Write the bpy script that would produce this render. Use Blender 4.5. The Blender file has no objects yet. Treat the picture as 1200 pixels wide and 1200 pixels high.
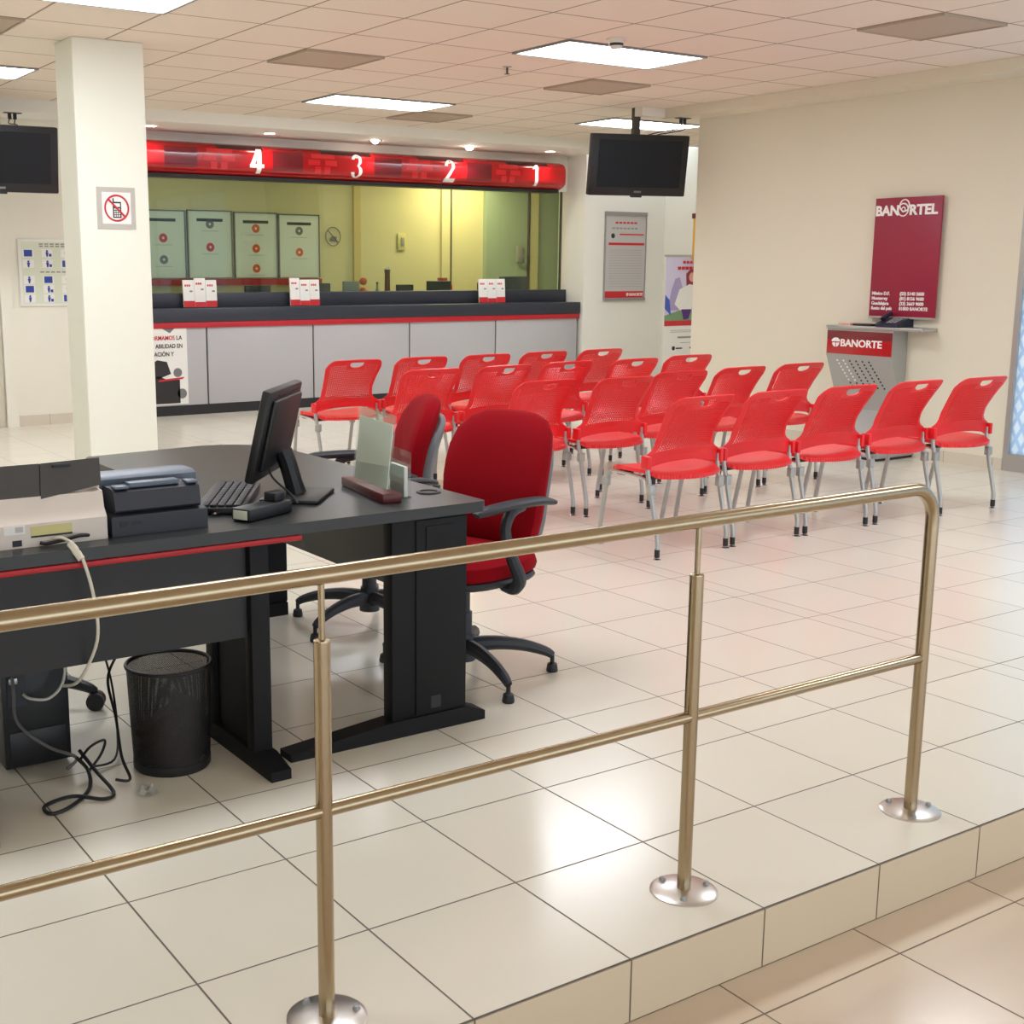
import bpy, bmesh, math, random
from mathutils import Vector, Matrix
random.seed(7)
S = bpy.context.scene
C = S.collection
PI = math.pi
R = math.radians

# ------------------------------------------------------------------ materials
def lin(c):
    return tuple((x/12.92 if x <= .04045 else ((x+.055)/1.055)**2.4) for x in (v/255 for v in c))

def nt_new(name):
    m = bpy.data.materials.new(name); m.use_nodes = True
    nt = m.node_tree
    return m, nt, nt.nodes['Principled BSDF'], nt.nodes['Material Output']

def mat(name, rgb, rough=.5, metal=0, noise=0, nscale=30, bump=0, bscale=200, coat=0, spec=.5, aniso=None):
    m, nt, p, out = nt_new(name)
    c = lin(rgb)
    p.inputs['Base Color'].default_value = (*c, 1)
    p.inputs['Roughness'].default_value = rough
    p.inputs['Metallic'].default_value = metal
    p.inputs['Specular IOR Level'].default_value = spec
    if coat:
        p.inputs['Coat Weight'].default_value = coat
        p.inputs['Coat Roughness'].default_value = .08
    tc = nt.nodes.new('ShaderNodeTexCoord')
    if noise:
        n = nt.nodes.new('ShaderNodeTexNoise'); n.inputs['Scale'].default_value = nscale
        n.inputs['Detail'].default_value = 4
        nt.links.new(tc.outputs['Object'], n.inputs['Vector'])
        r = nt.nodes.new('ShaderNodeMapRange')
        r.inputs[3].default_value = 1-noise; r.inputs[4].default_value = 1+noise
        nt.links.new(n.outputs[0], r.inputs[0])
        mx = nt.nodes.new('ShaderNodeVectorMath'); mx.operation = 'SCALE'
        mx.inputs[0].default_value = c
        nt.links.new(r.outputs[0], mx.inputs['Scale'])
        nt.links.new(mx.outputs[0], p.inputs['Base Color'])
    if bump:
        n = nt.nodes.new('ShaderNodeTexNoise'); n.inputs['Scale'].default_value = bscale
        n.inputs['Detail'].default_value = 3
        nt.links.new(tc.outputs['Object'], n.inputs['Vector'])
        b = nt.nodes.new('ShaderNodeBump'); b.inputs['Strength'].default_value = bump
        b.inputs['Distance'].default_value = .004
        nt.links.new(n.outputs[0], b.inputs['Height'])
        nt.links.new(b.outputs[0], p.inputs['Normal'])
    return m

def emis(name, rgb, strength):
    m, nt, p, out = nt_new(name)
    p.inputs['Base Color'].default_value = (.8, .8, .8, 1)
    p.inputs['Emission Color'].default_value = (*lin(rgb), 1)
    p.inputs['Emission Strength'].default_value = strength
    return m

def math_node(nt, op, a, b=None, c=None):
    n = nt.nodes.new('ShaderNodeMath'); n.operation = op
    for i, v in enumerate((a, b, c)):
        if v is None: continue
        if isinstance(v, (int, float)): n.inputs[i].default_value = v
        else: nt.links.new(v, n.inputs[i])
    return n.outputs[0]

def tile_mat(name, rgb, grout, px, py, lx, ly, seam=None, gw=.003, rough=.12, vary=.03, axes=('X', 'Y'), bump=0, speck=0, coat=0, spec=.5):
    """grid of tiles, lines at lx+k*px and ly+k*py (0 pitch = no lines that way)"""
    m, nt, p, out = nt_new(name)
    g = nt.nodes.new('ShaderNodeNewGeometry')
    sp = nt.nodes.new('ShaderNodeSeparateXYZ'); nt.links.new(g.outputs['Position'], sp.inputs[0])
    masks = []; cells = []
    for ax, pit, l0, sm in ((axes[0], px, lx, seam), (axes[1], py, ly, None)):
        if not pit: continue
        v = sp.outputs[ax]
        if sm:
            t = math_node(nt, 'GREATER_THAN', v, sm[0])
            off = math_node(nt, 'MULTIPLY_ADD', t, sm[1]-l0, l0)
            q = math_node(nt, 'DIVIDE', math_node(nt, 'SUBTRACT', v, off), pit)
        else:
            q = math_node(nt, 'DIVIDE', math_node(nt, 'SUBTRACT', v, l0), pit)
        f = math_node(nt, 'SUBTRACT', q, math_node(nt, 'FLOOR', q))
        d = math_node(nt, 'MULTIPLY', math_node(nt, 'MINIMUM', f, math_node(nt, 'SUBTRACT', 1.0, f)), pit)
        r = nt.nodes.new('ShaderNodeMapRange'); nt.links.new(d, r.inputs[0])
        r.inputs[1].default_value = gw*.55; r.inputs[2].default_value = gw; r.inputs[3].default_value = 1; r.inputs[4].default_value = 0
        masks.append(r.outputs[0]); cells.append(math_node(nt, 'FLOOR', q))
    mask = masks[0] if len(masks) == 1 else math_node(nt, 'MAXIMUM', masks[0], masks[1])
    cv = nt.nodes.new('ShaderNodeCombineXYZ')
    for i, c_ in enumerate(cells): nt.links.new(c_, cv.inputs[i])
    wn = nt.nodes.new('ShaderNodeTexWhiteNoise'); wn.noise_dimensions = '3D'; nt.links.new(cv.outputs[0], wn.inputs['Vector'])
    no = nt.nodes.new('ShaderNodeTexNoise'); no.inputs['Scale'].default_value = 2.2; no.inputs['Detail'].default_value = 5
    nt.links.new(g.outputs['Position'], no.inputs['Vector'])
    k = math_node(nt, 'ADD', math_node(nt, 'MULTIPLY', math_node(nt, 'SUBTRACT', wn.outputs['Value'], .5), vary),
                  math_node(nt, 'MULTIPLY', math_node(nt, 'SUBTRACT', no.outputs[0], .5), vary*2))
    if speck:
        n2 = nt.nodes.new('ShaderNodeTexNoise'); n2.inputs['Scale'].default_value = 120; n2.inputs['Detail'].default_value = 4
        nt.links.new(g.outputs['Position'], n2.inputs['Vector'])
        k = math_node(nt, 'ADD', k, math_node(nt, 'MULTIPLY', math_node(nt, 'SUBTRACT', n2.outputs[0], .5), speck))
    k = math_node(nt, 'ADD', k, 1.0)
    sc = nt.nodes.new('ShaderNodeVectorMath'); sc.operation = 'SCALE'; sc.inputs[0].default_value = lin(rgb)
    nt.links.new(k, sc.inputs['Scale'])
    mx = nt.nodes.new('ShaderNodeMix'); mx.data_type = 'RGBA'
    nt.links.new(mask, mx.inputs['Factor']); nt.links.new(sc.outputs[0], mx.inputs['A'])
    mx.inputs['B'].default_value = (*lin(grout), 1)
    nt.links.new(mx.outputs['Result'], p.inputs['Base Color'])
    rr = math_node(nt, 'MULTIPLY_ADD', mask, .6-rough, rough); nt.links.new(rr, p.inputs['Roughness'])
    p.inputs['Specular IOR Level'].default_value = spec
    p.inputs['Coat Weight'].default_value = coat
    b = nt.nodes.new('ShaderNodeBump'); b.inputs['Strength'].default_value = .5; b.inputs['Distance'].default_value = .002
    nt.links.new(math_node(nt, 'SUBTRACT', 1.0, mask), b.inputs['Height']); nt.links.new(b.outputs[0], p.inputs['Normal'])
    return m

def glass_mat(name, tint, mixw=.9, rough=0.0, trans=None):
    """thin sheet glass: transparent with a fresnel reflection; mixw = how clear"""
    m, nt, p, out = nt_new(name); nt.nodes.remove(p)
    t = nt.nodes.new('ShaderNodeBsdfTransparent'); t.inputs[0].default_value = (*lin(tint), 1)
    g = nt.nodes.new('ShaderNodeBsdfGlossy'); g.inputs['Roughness'].default_value = rough
    ge = nt.nodes.new('ShaderNodeNewGeometry'); dt = nt.nodes.new('ShaderNodeVectorMath'); dt.operation = 'DOT_PRODUCT'
    nt.links.new(ge.outputs['Normal'], dt.inputs[0]); nt.links.new(ge.outputs['Incoming'], dt.inputs[1])
    ca = math_node(nt, 'SUBTRACT', 1.0, math_node(nt, 'ABSOLUTE', dt.outputs['Value']))
    f2 = math_node(nt, 'MULTIPLY_ADD', math_node(nt, 'POWER', ca, 5.0), .8, 1-mixw)
    mx = nt.nodes.new('ShaderNodeMixShader')
    nt.links.new(f2, mx.inputs[0]); nt.links.new(t.outputs[0], mx.inputs[1]); nt.links.new(g.outputs[0], mx.inputs[2])
    nt.links.new(mx.outputs[0], out.inputs[0])
    return m

def mesh_mat(name, rgb, scale, hole, rough=.5):
    """perforated sheet: real see-through holes in a fine grid"""
    m, nt, p, out = nt_new(name)
    p.inputs['Base Color'].default_value = (*lin(rgb), 1); p.inputs['Roughness'].default_value = rough
    tc = nt.nodes.new('ShaderNodeTexCoord'); sp = nt.nodes.new('ShaderNodeSeparateXYZ')
    nt.links.new(tc.outputs['Object'], sp.inputs[0])
    an = math_node(nt, 'MULTIPLY', math_node(nt, 'ARCTAN2', sp.outputs['Y'], sp.outputs['X']), scale*.12)
    hz = math_node(nt, 'MULTIPLY', sp.outputs['Z'], scale)
    u = math_node(nt, 'ABSOLUTE', math_node(nt, 'SUBTRACT', math_node(nt, 'FRACT', math_node(nt, 'ADD', an, hz)), .5))
    v = math_node(nt, 'ABSOLUTE', math_node(nt, 'SUBTRACT', math_node(nt, 'FRACT', math_node(nt, 'SUBTRACT', an, hz)), .5))
    f = math_node(nt, 'LESS_THAN', math_node(nt, 'MAXIMUM', u, v), hole)
    t = nt.nodes.new('ShaderNodeBsdfTransparent'); mx = nt.nodes.new('ShaderNodeMixShader')
    nt.links.new(f, mx.inputs[0]); nt.links.new(p.outputs[0], mx.inputs[1]); nt.links.new(t.outputs[0], mx.inputs[2])
    nt.links.new(mx.outputs[0], out.inputs[0])
    return m

def rib_mat(name, rgb, freq, rough):
    m, nt, p, out = nt_new(name)
    p.inputs['Base Color'].default_value = (*lin(rgb), 1); p.inputs['Roughness'].default_value = rough
    tc = nt.nodes.new('ShaderNodeTexCoord'); w = nt.nodes.new('ShaderNodeTexWave')
    w.inputs['Scale'].default_value = freq; w.bands_direction = 'X'
    nt.links.new(tc.outputs['Object'], w.inputs['Vector'])
    b = nt.nodes.new('ShaderNodeBump'); b.inputs['Strength'].default_value = .8; b.inputs['Distance'].default_value = .006
    nt.links.new(w.outputs['Fac'], b.inputs['Height']); nt.links.new(b.outputs[0], p.inputs['Normal'])
    return m

M = {}
M['wall'] = mat('wall_cream_paint', (237, 232, 217), .75, noise=.015, nscale=3, bump=.06, bscale=300)
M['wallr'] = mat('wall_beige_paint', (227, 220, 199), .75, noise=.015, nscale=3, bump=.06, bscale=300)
M['white'] = mat('white_plaster', (240, 238, 228), .7, noise=.01, nscale=4)
M['pillar'] = mat('pillar_paint', (238, 237, 221), .7, noise=.012, nscale=3, bump=.05, bscale=300)
M['floor'] = tile_mat('floor_tiles', (229, 223, 207), (98, 90, 80), .41, .41, 1.727, 1.8593, seam=(4.235, 4.30), rough=.2, vary=.03, spec=.6)
M['floorlow'] = tile_mat('entrance_tiles', (214, 194, 170), (112, 92, 74), .4625, .4625, 1.998, 1.72, rough=.2, vary=.05, spec=.6)
M['riser'] = tile_mat('riser_tiles', (214, 196, 168), (112, 96, 78), .41, .148, 1.727, -.148, rough=.2, vary=.03, axes=('X', 'Z'))
M['ceil'] = tile_mat('ceiling_tiles', (238, 224, 208), (158, 138, 118), .61, .61, 4.1018, 7.7997, gw=.009, rough=.9, vary=.012, speck=.10, spec=.1)
M['base'] = tile_mat('baseboard_tiles', (214, 204, 186), (150, 138, 120), .41, .41, 3.5, 1.8593, rough=.25, vary=.03)
M['vent'] = mat('vent_grille_tan', (188, 170, 150), .8, noise=.08, nscale=150)
M['diff'] = emis('lamp_diffuser', (240, 246, 255), 9.0)
M['dl'] = emis('downlight_lamp', (255, 246, 228), 26)
M['frame'] = mat('light_frame_metal', (150, 150, 148), .45, .3)
M['steel'] = mat('brushed_steel', (172, 154, 126), .24, 1.0, noise=.05, nscale=60)
M['plate'] = mat('steel_flange', (212, 208, 202), .3, 1.0, noise=.06, nscale=40)
M['chrome'] = mat('chrome', (215, 215, 218), .12, 1.0)
M['silver'] = mat('silver_paint_tube', (176, 176, 172), .35, .55)
M['red'] = mat('red_plastic', (234, 34, 40), .36, spec=.5)
M['redseat'] = rib_mat('red_plastic_ribbed', (242, 44, 48), 22, .36)
M['black'] = mat('black_plastic', (26, 26, 28), .45)
M['blackg'] = mat('black_gloss', (10, 10, 14), .35, spec=.3)
M['dark'] = mat('desk_laminate_dark', (24, 22, 23), .5, noise=.10, nscale=220)
M['desktop'] = mat('desk_top_laminate', (46, 47, 48), .33, noise=.08, nscale=260)
M['deskleg'] = mat('desk_leg_metal', (14, 14, 17), .6, spec=.3, noise=.05, nscale=200)
M['redtrim'] = mat('red_edge_trim', (172, 14, 24), .4)
M['fabric'] = mat('red_upholstery', (142, 3, 18), .9, spec=.15, noise=.18, nscale=420, bump=.3, bscale=500)
M['shell'] = mat('grey_chair_shell', (112, 114, 118), .5)
M['armp'] = mat('charcoal_plastic', (44, 46, 52), .5, noise=.05, nscale=150)
M['ivory'] = mat('printer_ivory', (226, 214, 202), .5, noise=.02)
M['pgrey'] = mat('printer_grey', (72, 68, 66), .55, noise=.04, nscale=60)
M['pblack'] = mat('printer_black', (48, 49, 58), .5, noise=.04, nscale=80)
M['ptop'] = mat('printer_slate_top', (92, 104, 120), .35)
M['label'] = mat('paper_white', (240, 238, 232), .6)
M['labely'] = mat('label_pale_yellow', (214, 204, 140), .6)
M['wood'] = mat('mahogany_wood', (96, 34, 34), .35, noise=.25, nscale=25)
M['acry'] = glass_mat('acrylic_sheet', (247, 251, 248), .93)
M['paper'] = mat('paper_greenish', (244, 246, 236), .6)
M['glass'] = glass_mat('teller_glass', (234, 243, 234), .96)
M['ctrgrey'] = mat('counter_grey_laminate', (184, 182, 184), .5, noise=.03, nscale=90)
M['ctrdark'] = mat('counter_dark_laminate', (44, 48, 60), .4, noise=.12, nscale=150)
M['kick'] = mat('counter_kick_black', (34, 34, 38), .5)
M['ctrred'] = mat('counter_red_strip', (190, 28, 42), .4)
M['signred'] = mat('sign_red_print', (182, 14, 24), .2, coat=.3)
M['signmar'] = mat('sign_maroon_print', (120, 20, 34), .16, coat=.6)
M['signlogo'] = mat('sign_bright_red_print', (224, 34, 44), .16, coat=.6)
M['signdk'] = mat('sign_dark_print', (64, 14, 24), .16, coat=.6)
M['txtw'] = mat('lettering_white', (246, 244, 240), .5)
M['txtk'] = mat('lettering_black', (40, 38, 40), .5)
M['txtr'] = mat('lettering_red', (206, 40, 48), .5)
M['txtg'] = mat('lettering_grey', (150, 146, 144), .6)
M['txtb'] = mat('lettering_blue', (44, 70, 160), .5)
M['poster'] = mat('poster_crimson', (150, 26, 56), .45, noise=.04, nscale=120)
M['kiosk'] = mat('kiosk_silver_metal', (172, 172, 168), .38, .35, noise=.03, nscale=80)
M['alu'] = mat('aluminium', (186, 186, 182), .35, .7)
M['signgrey'] = mat('sign_frame_grey', (190, 184, 172), .6)
M['cardg'] = mat('sign_pale_green', (222, 226, 204), .6)
M['tyel'] = mat('teller_wall_yellow', (216, 204, 162), .75)
M['trimy'] = mat('trim_ochre', (206, 184, 124), .7)
M['tgrn'] = mat('teller_wall_green_grey', (160, 174, 152), .75)
M['tboard'] = mat('notice_board_white', (226, 230, 222), .55)
M['orange'] = mat('orange_print', (222, 96, 44), .5)
M['brown'] = mat('brown_wicker', (120, 72, 48), .7)
M['wire'] = mesh_mat('wire_mesh_black', (18, 18, 20), 230, .21)
M['bag'] = mat('brown_paper', (128, 96, 58), .9, noise=.25, nscale=30, bump=.5, bscale=20)
M['bagb'] = mat('black_bin_bag', (30, 30, 32), .3, bump=.8, bscale=25)
M['cabw'] = mat('cable_white', (214, 206, 188), .5)
M['cabk'] = mat('cable_black', (24, 24, 24), .5)
M['cabg'] = mat('cable_grey', (96, 92, 90), .5)
M['blue'] = mat('blue_cloth_print', (70, 96, 190), .6)
M['purple'] = mat('purple_print', (84, 44, 120), .6)
M['lmauve'] = mat('mauve_print', (176, 160, 200), .6)
M['lilac'] = mat('lilac_print', (216, 208, 232), .6)
M['skin'] = mat('skin_print', (226, 170, 150), .6)
M['hair'] = mat('auburn_print', (150, 46, 66), .6)
M['yellow'] = mat('amber_print', (232, 176, 60), .6)
M['green'] = mat('green_print', (130, 160, 120), .6)
M['grey'] = mat('grey_print', (120, 118, 120), .6)
M['lgrey'] = mat('light_grey_print', (196, 194, 192), .6)
M['phone'] = mat('phone_dark_blue', (36, 38, 62), .4)
M['pink'] = mat('pink_paper', (230, 176, 160), .7)
M['smoke'] = mat('detector_white', (226, 218, 206), .5)
M['camg'] = mat('camera_dark', (70, 66, 56), .5)
M['eq'] = mat('office_machine_dark', (44, 52, 56), .5)
M['doorp'] = mat('door_panel_cream', (222, 214, 196), .6)

def frosted():
    m, nt, p, out = nt_new('frosted_window_diamonds')
    g = nt.nodes.new('ShaderNodeNewGeometry'); sp = nt.nodes.new('ShaderNodeSeparateXYZ')
    nt.links.new(g.outputs['Position'], sp.inputs[0])
    a = math_node(nt, 'MULTIPLY', sp.outputs['Y'], 1/.085); b = math_node(nt, 'MULTIPLY', sp.outputs['Z'], 1/.16)
    u = math_node(nt, 'ADD', a, b); v = math_node(nt, 'SUBTRACT', a, b)
    def tri(x):
        f = math_node(nt, 'FRACT', x); return math_node(nt, 'ABSOLUTE', math_node(nt, 'SUBTRACT', f, .5))
    d = math_node(nt, 'MAXIMUM', tri(u), tri(v)); mk = math_node(nt, 'LESS_THAN', d, .33)
    mx = nt.nodes.new('ShaderNodeMix'); mx.data_type = 'RGBA'; nt.links.new(mk, mx.inputs['Factor'])
    mx.inputs['A'].default_value = (*lin((204, 220, 238)), 1); mx.inputs['B'].default_value = (*lin((240, 246, 250)), 1)
    t = nt.nodes.new('ShaderNodeBsdfTranslucent'); nt.links.new(mx.outputs['Result'], t.inputs[0])
    df = nt.nodes.new('ShaderNodeBsdfDiffuse'); nt.links.new(mx.outputs['Result'], df.inputs[0])
    s = nt.nodes.new('ShaderNodeMixShader'); s.inputs[0].default_value = .2
    nt.links.new(t.outputs[0], s.inputs[1]); nt.links.new(df.outputs[0], s.inputs[2]); nt.links.new(s.outputs[0], out.inputs[0])
    return m
M['frost'] = frosted()

# ------------------------------------------------------------------ mesh builder
class MB:
    def __init__(s): s.bm = bmesh.new()
    def box(s, x0, x1, y0, y1, z0, z1, bev=0, mtx=None):
        b = bmesh.new()
        bmesh.ops.create_cube(b, size=1)
        for v in b.verts:
            v.co = Vector(((x0+x1)/2+v.co.x*(x1-x0), (y0+y1)/2+v.co.y*(y1-y0), (z0+z1)/2+v.co.z*(z1-z0)))
        if bev: bmesh.ops.bevel(b, geom=b.edges[:], offset=bev, segments=2, affect='EDGES', profile=.5)
        return s._add(b, mtx)
    def _add(s, b, mtx=None):
        if mtx is not None: bmesh.ops.transform(b, matrix=mtx, verts=b.verts)
        me = bpy.data.meshes.new('t'); b.to_mesh(me); b.free(); s.bm.from_mesh(me); bpy.data.meshes.remove(me)
        return s
    def cyl(s, p, q, r, r2=None, n=16, cap=True):
        p = Vector(p); q = Vector(q); d = q-p
        b = bmesh.new()
        bmesh.ops.create_cone(b, cap_ends=cap, segments=n, radius1=r, radius2=r if r2 is None else r2, depth=d.length)
        m = Matrix.Translation((p+q)/2) @ d.to_track_quat('Z', 'Y').to_matrix().to_4x4()
        return s._add(b, m)
    def sphere(s, c, r, n=14, sc=(1, 1, 1)):
        b = bmesh.new(); bmesh.ops.create_uvsphere(b, u_segments=n, v_segments=n//2+2, radius=r)
        return s._add(b, Matrix.Translation(c) @ Matrix.Diagonal((*sc, 1)))
    def tube(s, pts, r, n=10, smooth=0, radii=None):
        P = [Vector(p) for p in pts]
        if smooth:
            Q = []; N = len(P)
            for i in range(N-1):
                p0, p1, p2, p3 = P[max(i-1, 0)], P[i], P[i+1], P[min(i+2, N-1)]
                for k in range(smooth):
                    t = k/smooth
                    Q.append(.5*((2*p1)+(p2-p0)*t+(2*p0-5*p1+4*p2-p3)*t*t+(3*p1-p0-3*p2+p3)*t**3))
            Q.append(P[-1])
            if radii:
                radii = [radii[min(int(i/smooth), N-2)]*(1-(i % smooth)/smooth)+radii[min(int(i/smooth)+1, N-1)]*((i % smooth)/smooth) for i in range(len(Q)-1)]+[radii[-1]]
            P = Q
        bm = s.bm; rings = []; up = None
        for i, p in enumerate(P):
            t = (P[min(i+1, len(P)-1)]-P[max(i-1, 0)]).normalized()
            if up is None:
                up = t.orthogonal().normalized()
            else:
                up = (up-t*up.dot(t)); up = up.normalized() if up.length > 1e-6 else t.orthogonal().normalized()
            w = t.cross(up); rr = radii[i] if radii else r
            rings.append([bm.verts.new(p+(up*math.cos(a)+w*math.sin(a))*rr) for a in (2*PI*k/n for k in range(n))])
        for a, b in zip(rings, rings[1:]):
            for k in range(n): bm.faces.new((a[k], a[(k+1) % n], b[(k+1) % n], b[k]))
        bm.faces.new(rings[0][::-1]); bm.faces.new(rings[-1])
        return s
    def lathe(s, prof, c=(0, 0, 0), n=32, cap=False):
        bm = s.bm; rings = []
        for r, z in prof:
            rings.append([bm.verts.new((c[0]+r*math.cos(2*PI*k/n), c[1]+r*math.sin(2*PI*k/n), c[2]+z)) for k in range(n)])
        for a, b in zip(rings, rings[1:]):
            for k in range(n): bm.faces.new((a[k], a[(k+1) % n], b[(k+1) % n], b[k]))
        if cap: bm.faces.new(rings[0][::-1]); bm.faces.new(rings[-1])
        return s
    def prism(s, poly, o, u, v, depth):
        """polygon (2D) on the plane o + a*u + b*v, extruded against the normal u x v by depth"""
        o, u, v = Vector(o), Vector(u), Vector(v); n = u.cross(v).normalized()
        bm = s.bm
        f = [bm.verts.new(o+u*a+v*b) for a, b in poly]
        bk = [bm.verts.new(o+u*a+v*b-n*depth) for a, b in poly]
        bm.faces.new(f); bm.faces.new(bk[::-1])
        for i in range(len(poly)):
            j = (i+1) % len(poly); bm.faces.new((f[j], f[i], bk[i], bk[j]))
        return s
    def prism_x(s, poly, x0, x1):
        """polygon in (y,z) extruded from x0 to x1"""
        return s.prism(poly, (x0, 0, 0), (0, 1, 0), (0, 0, 1), -(x1-x0))
    def build(s, name, m, parent=None, smooth=True, world=False, off=None):
        bm = s.bm
        bmesh.ops.recalc_face_normals(bm, faces=bm.faces)
        if world and parent is not None: off = -Vector(parent.location)
        if off is not None:
            for v in bm.verts: v.co += Vector(off)
        me = bpy.data.meshes.new(name); bm.to_mesh(me); bm.free()
        o = bpy.data.objects.new(name, me); C.objects.link(o)
        ms = m if isinstance(m, (list, tuple)) else [m]
        for x in ms: me.materials.append(x if not isinstance(x, str) else M[x])
        if smooth:
            me.polygons.foreach_set('use_smooth', [True]*len(me.polygons))
            me.set_sharp_from_angle(angle=R(35))
        if parent is not None: o.parent = parent
        return o

def thing(name, label, cat, loc=(0, 0, 0), rotz=0, group=None):
    o = bpy.data.objects.new(name, None); C.objects.link(o); o.empty_display_size = .1
    o.location = loc; o.rotation_euler = (0, 0, rotz)
    o['label'] = label; o['category'] = cat
    if group: o['group'] = group
    return o
def tag(o, label, cat, group=None):
    o['label'] = label; o['category'] = cat
    if group: o['group'] = group
    return o
def struct(name, mb, m, smooth=False):
    o = mb.build(name, m, smooth=smooth); o['kind'] = 'structure'; return o
def dup(root, loc, rotz, label):
    r = root.copy(); C.objects.link(r); r.location = loc; r.rotation_euler = (0, 0, rotz); r['label'] = label
    for ch in list(root.children):
        c = ch.copy(); C.objects.link(c); c.parent = r
        for g in ch.children:
            d = g.copy(); C.objects.link(d); d.parent = c
    return r

def text(name, body, parent, o, u, v, size, m, bold=0.0, sx=1.0, align='LEFT', depth=.0015, world=True):
    """raised lettering on the plane through o with right vector u and up vector v"""
    cu = bpy.data.curves.new(name, 'FONT'); cu.body = body; cu.size = size; cu.align_x = align
    cu.extrude = depth; cu.offset = bold; cu.resolution_u = 3
    ob = bpy.data.objects.new(name, cu); C.objects.link(ob)
    dg = bpy.context.evaluated_depsgraph_get()
    me = bpy.data.meshes.new_from_object(ob.evaluated_get(dg))
    bpy.data.objects.remove(ob); bpy.data.curves.remove(cu)
    u, v = Vector(u).normalized(), Vector(v).normalized(); n = u.cross(v)
    mt = Matrix(((u.x*sx, v.x, n.x, o[0]), (u.y*sx, v.y, n.y, o[1]), (u.z*sx, v.z, n.z, o[2]), (0, 0, 0, 1)))
    if world and parent is not None: mt = Matrix.Translation(-Vector(parent.location)) @ mt
    me.transform(mt); me.name = name
    r = bpy.data.objects.new(name, me); C.objects.link(r); me.materials.append(M[m]); r.parent = parent
    return r

def disc(cx, cy, r, n=24, a0=0, a1=2*PI): return [(cx+r*math.cos(a0+(a1-a0)*k/n), cy+r*math.sin(a0+(a1-a0)*k/n)) for k in range(n if abs(a1-a0-2*PI) < 1e-6 else n+1)]
def rect(a0, a1, b0, b1): return [(a0, b0), (a1, b0), (a1, b1), (a0, b1)]
def rrect(a0, a1, b0, b1, r, n=5):
    o = []
    for cx, cy, s in ((a1-r, b0+r, -PI/2), (a1-r, b1-r, 0), (a0+r, b1-r, PI/2), (a0+r, b0+r, PI)):
        o += [(cx+r*math.cos(s+PI/2*k/n), cy+r*math.sin(s+PI/2*k/n)) for k in range(n+1)]
    return o
FX, FZ = (1, 0, 0), (0, 0, 1)          # plane facing the viewer (-Y)
WY = (0, -1, 0)                        # right vector on the right-hand wall (facing -X)
# shapes of the four-lobed round emblem
def emblem(mb, o, u, v, r, depth=.0015):
    g = .10*r
    for sx, sy in ((1, 1), (-1, 1)):
        p = [(g*sx*.3, g)]+[((g*.3+(r-g*.3)*math.cos(a))*sx, g+(r*.85-g)*math.sin(a)) for a in (PI/2*k/8 for k in range(9))]
        mb.prism(p if sx > 0 else p[::-1], o, u, v, depth)
        q = [(g*sx, -g)]+[((g+(r*.72)*math.cos(a))*sx, -g-(r*.8)*math.sin(a)) for a in (PI/2*k/8 for k in range(9))]
        mb.prism(q[::-1] if sx > 0 else q, o, u, v, depth)
    return mb

# ------------------------------------------------------------------ room shell
HC = 2.877; LOW = -.148; YS = 1.8593; YB = 11.95; XR = 8.6
struct('floor', MB().box(-4, 13, YS, 15, -.14, 0), 'floor')
struct('floor_entrance', MB().box(-4, 13, -4, YS+.02, LOW-.1, LOW), 'floorlow')
struct('trim_1', MB().box(-4, 13, YS-.004, YS+.02, LOW, -.002), 'riser')
struct('ceiling', MB().box(-4, 11.4, -4, 11.42, HC, HC+.08), 'ceil')
struct('wall_back', MB().box(-4, 4.35, YB, YB+.15, 0, HC), 'wall')
struct('wall_back_right', MB().box(9.97, 12.6, YB, 12.45, 0, HC), 'white')
struct('wall_recess', MB().box(11.25, 11.4, 7.4, YB, 0, HC), 'wall')
struct('wall_passage', MB().box(8.76, 11.25, 7.4, 7.5, 0, HC), 'wall')
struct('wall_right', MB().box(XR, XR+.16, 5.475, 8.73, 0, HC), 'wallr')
struct('wall_left', MB().box(-4.15, -4, -4, 15, LOW, HC), 'wall')
struct('wall_front', MB().box(-4, 9, -4.1, -4, 2.35, HC+.08), 'wall')
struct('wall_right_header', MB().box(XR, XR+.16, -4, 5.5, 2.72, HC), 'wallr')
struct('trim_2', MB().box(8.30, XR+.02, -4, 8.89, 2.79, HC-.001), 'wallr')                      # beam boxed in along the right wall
struct('trim_3', MB().box(-4, 9.97, 11.42, 12.42, 2.772, HC+.05), 'white')                 # bulkhead over the tellers
struct('trim_4', MB().box(4.4, 9.97, 12.30, 12.42, 2.36, 2.772), 'white')                        # wall behind the numbered sign
struct('trim_5', MB().box(8.02, 8.30, 8.86, 8.96, 2.80, HC-.001), 'white')
struct('wall_pillar', MB().box(2.66, 3.13, 8.2, 8.55, 0, HC, bev=.008), 'pillar')
struct('baseboard_right', MB().box(XR-.012, XR, 5.475, 8.73, 0, .085), 'base')
struct('baseboard_back', MB().box(3.21, 4.35, YB-.012, YB, 0, .098), 'base')
# far-left pilaster and door
struct('trim_6', MB().box(3.10, 3.205, YB-.05, YB, 0, 2.16), 'wall')
d = MB().box(2.15, 3.09, YB-.02, YB, .02, 2.1, bev=.004).build('door_1', 'doorp'); d['kind'] = 'structure'
hp = MB().cyl((3.0, YB-.05, 1.0), (3.0, YB-.02, 1.0), .012).tube([(3.0, YB-.055, 1.0), (2.92, YB-.06, 1.0)], .009)
hp.build('door_handle', 'alu', d)

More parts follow.
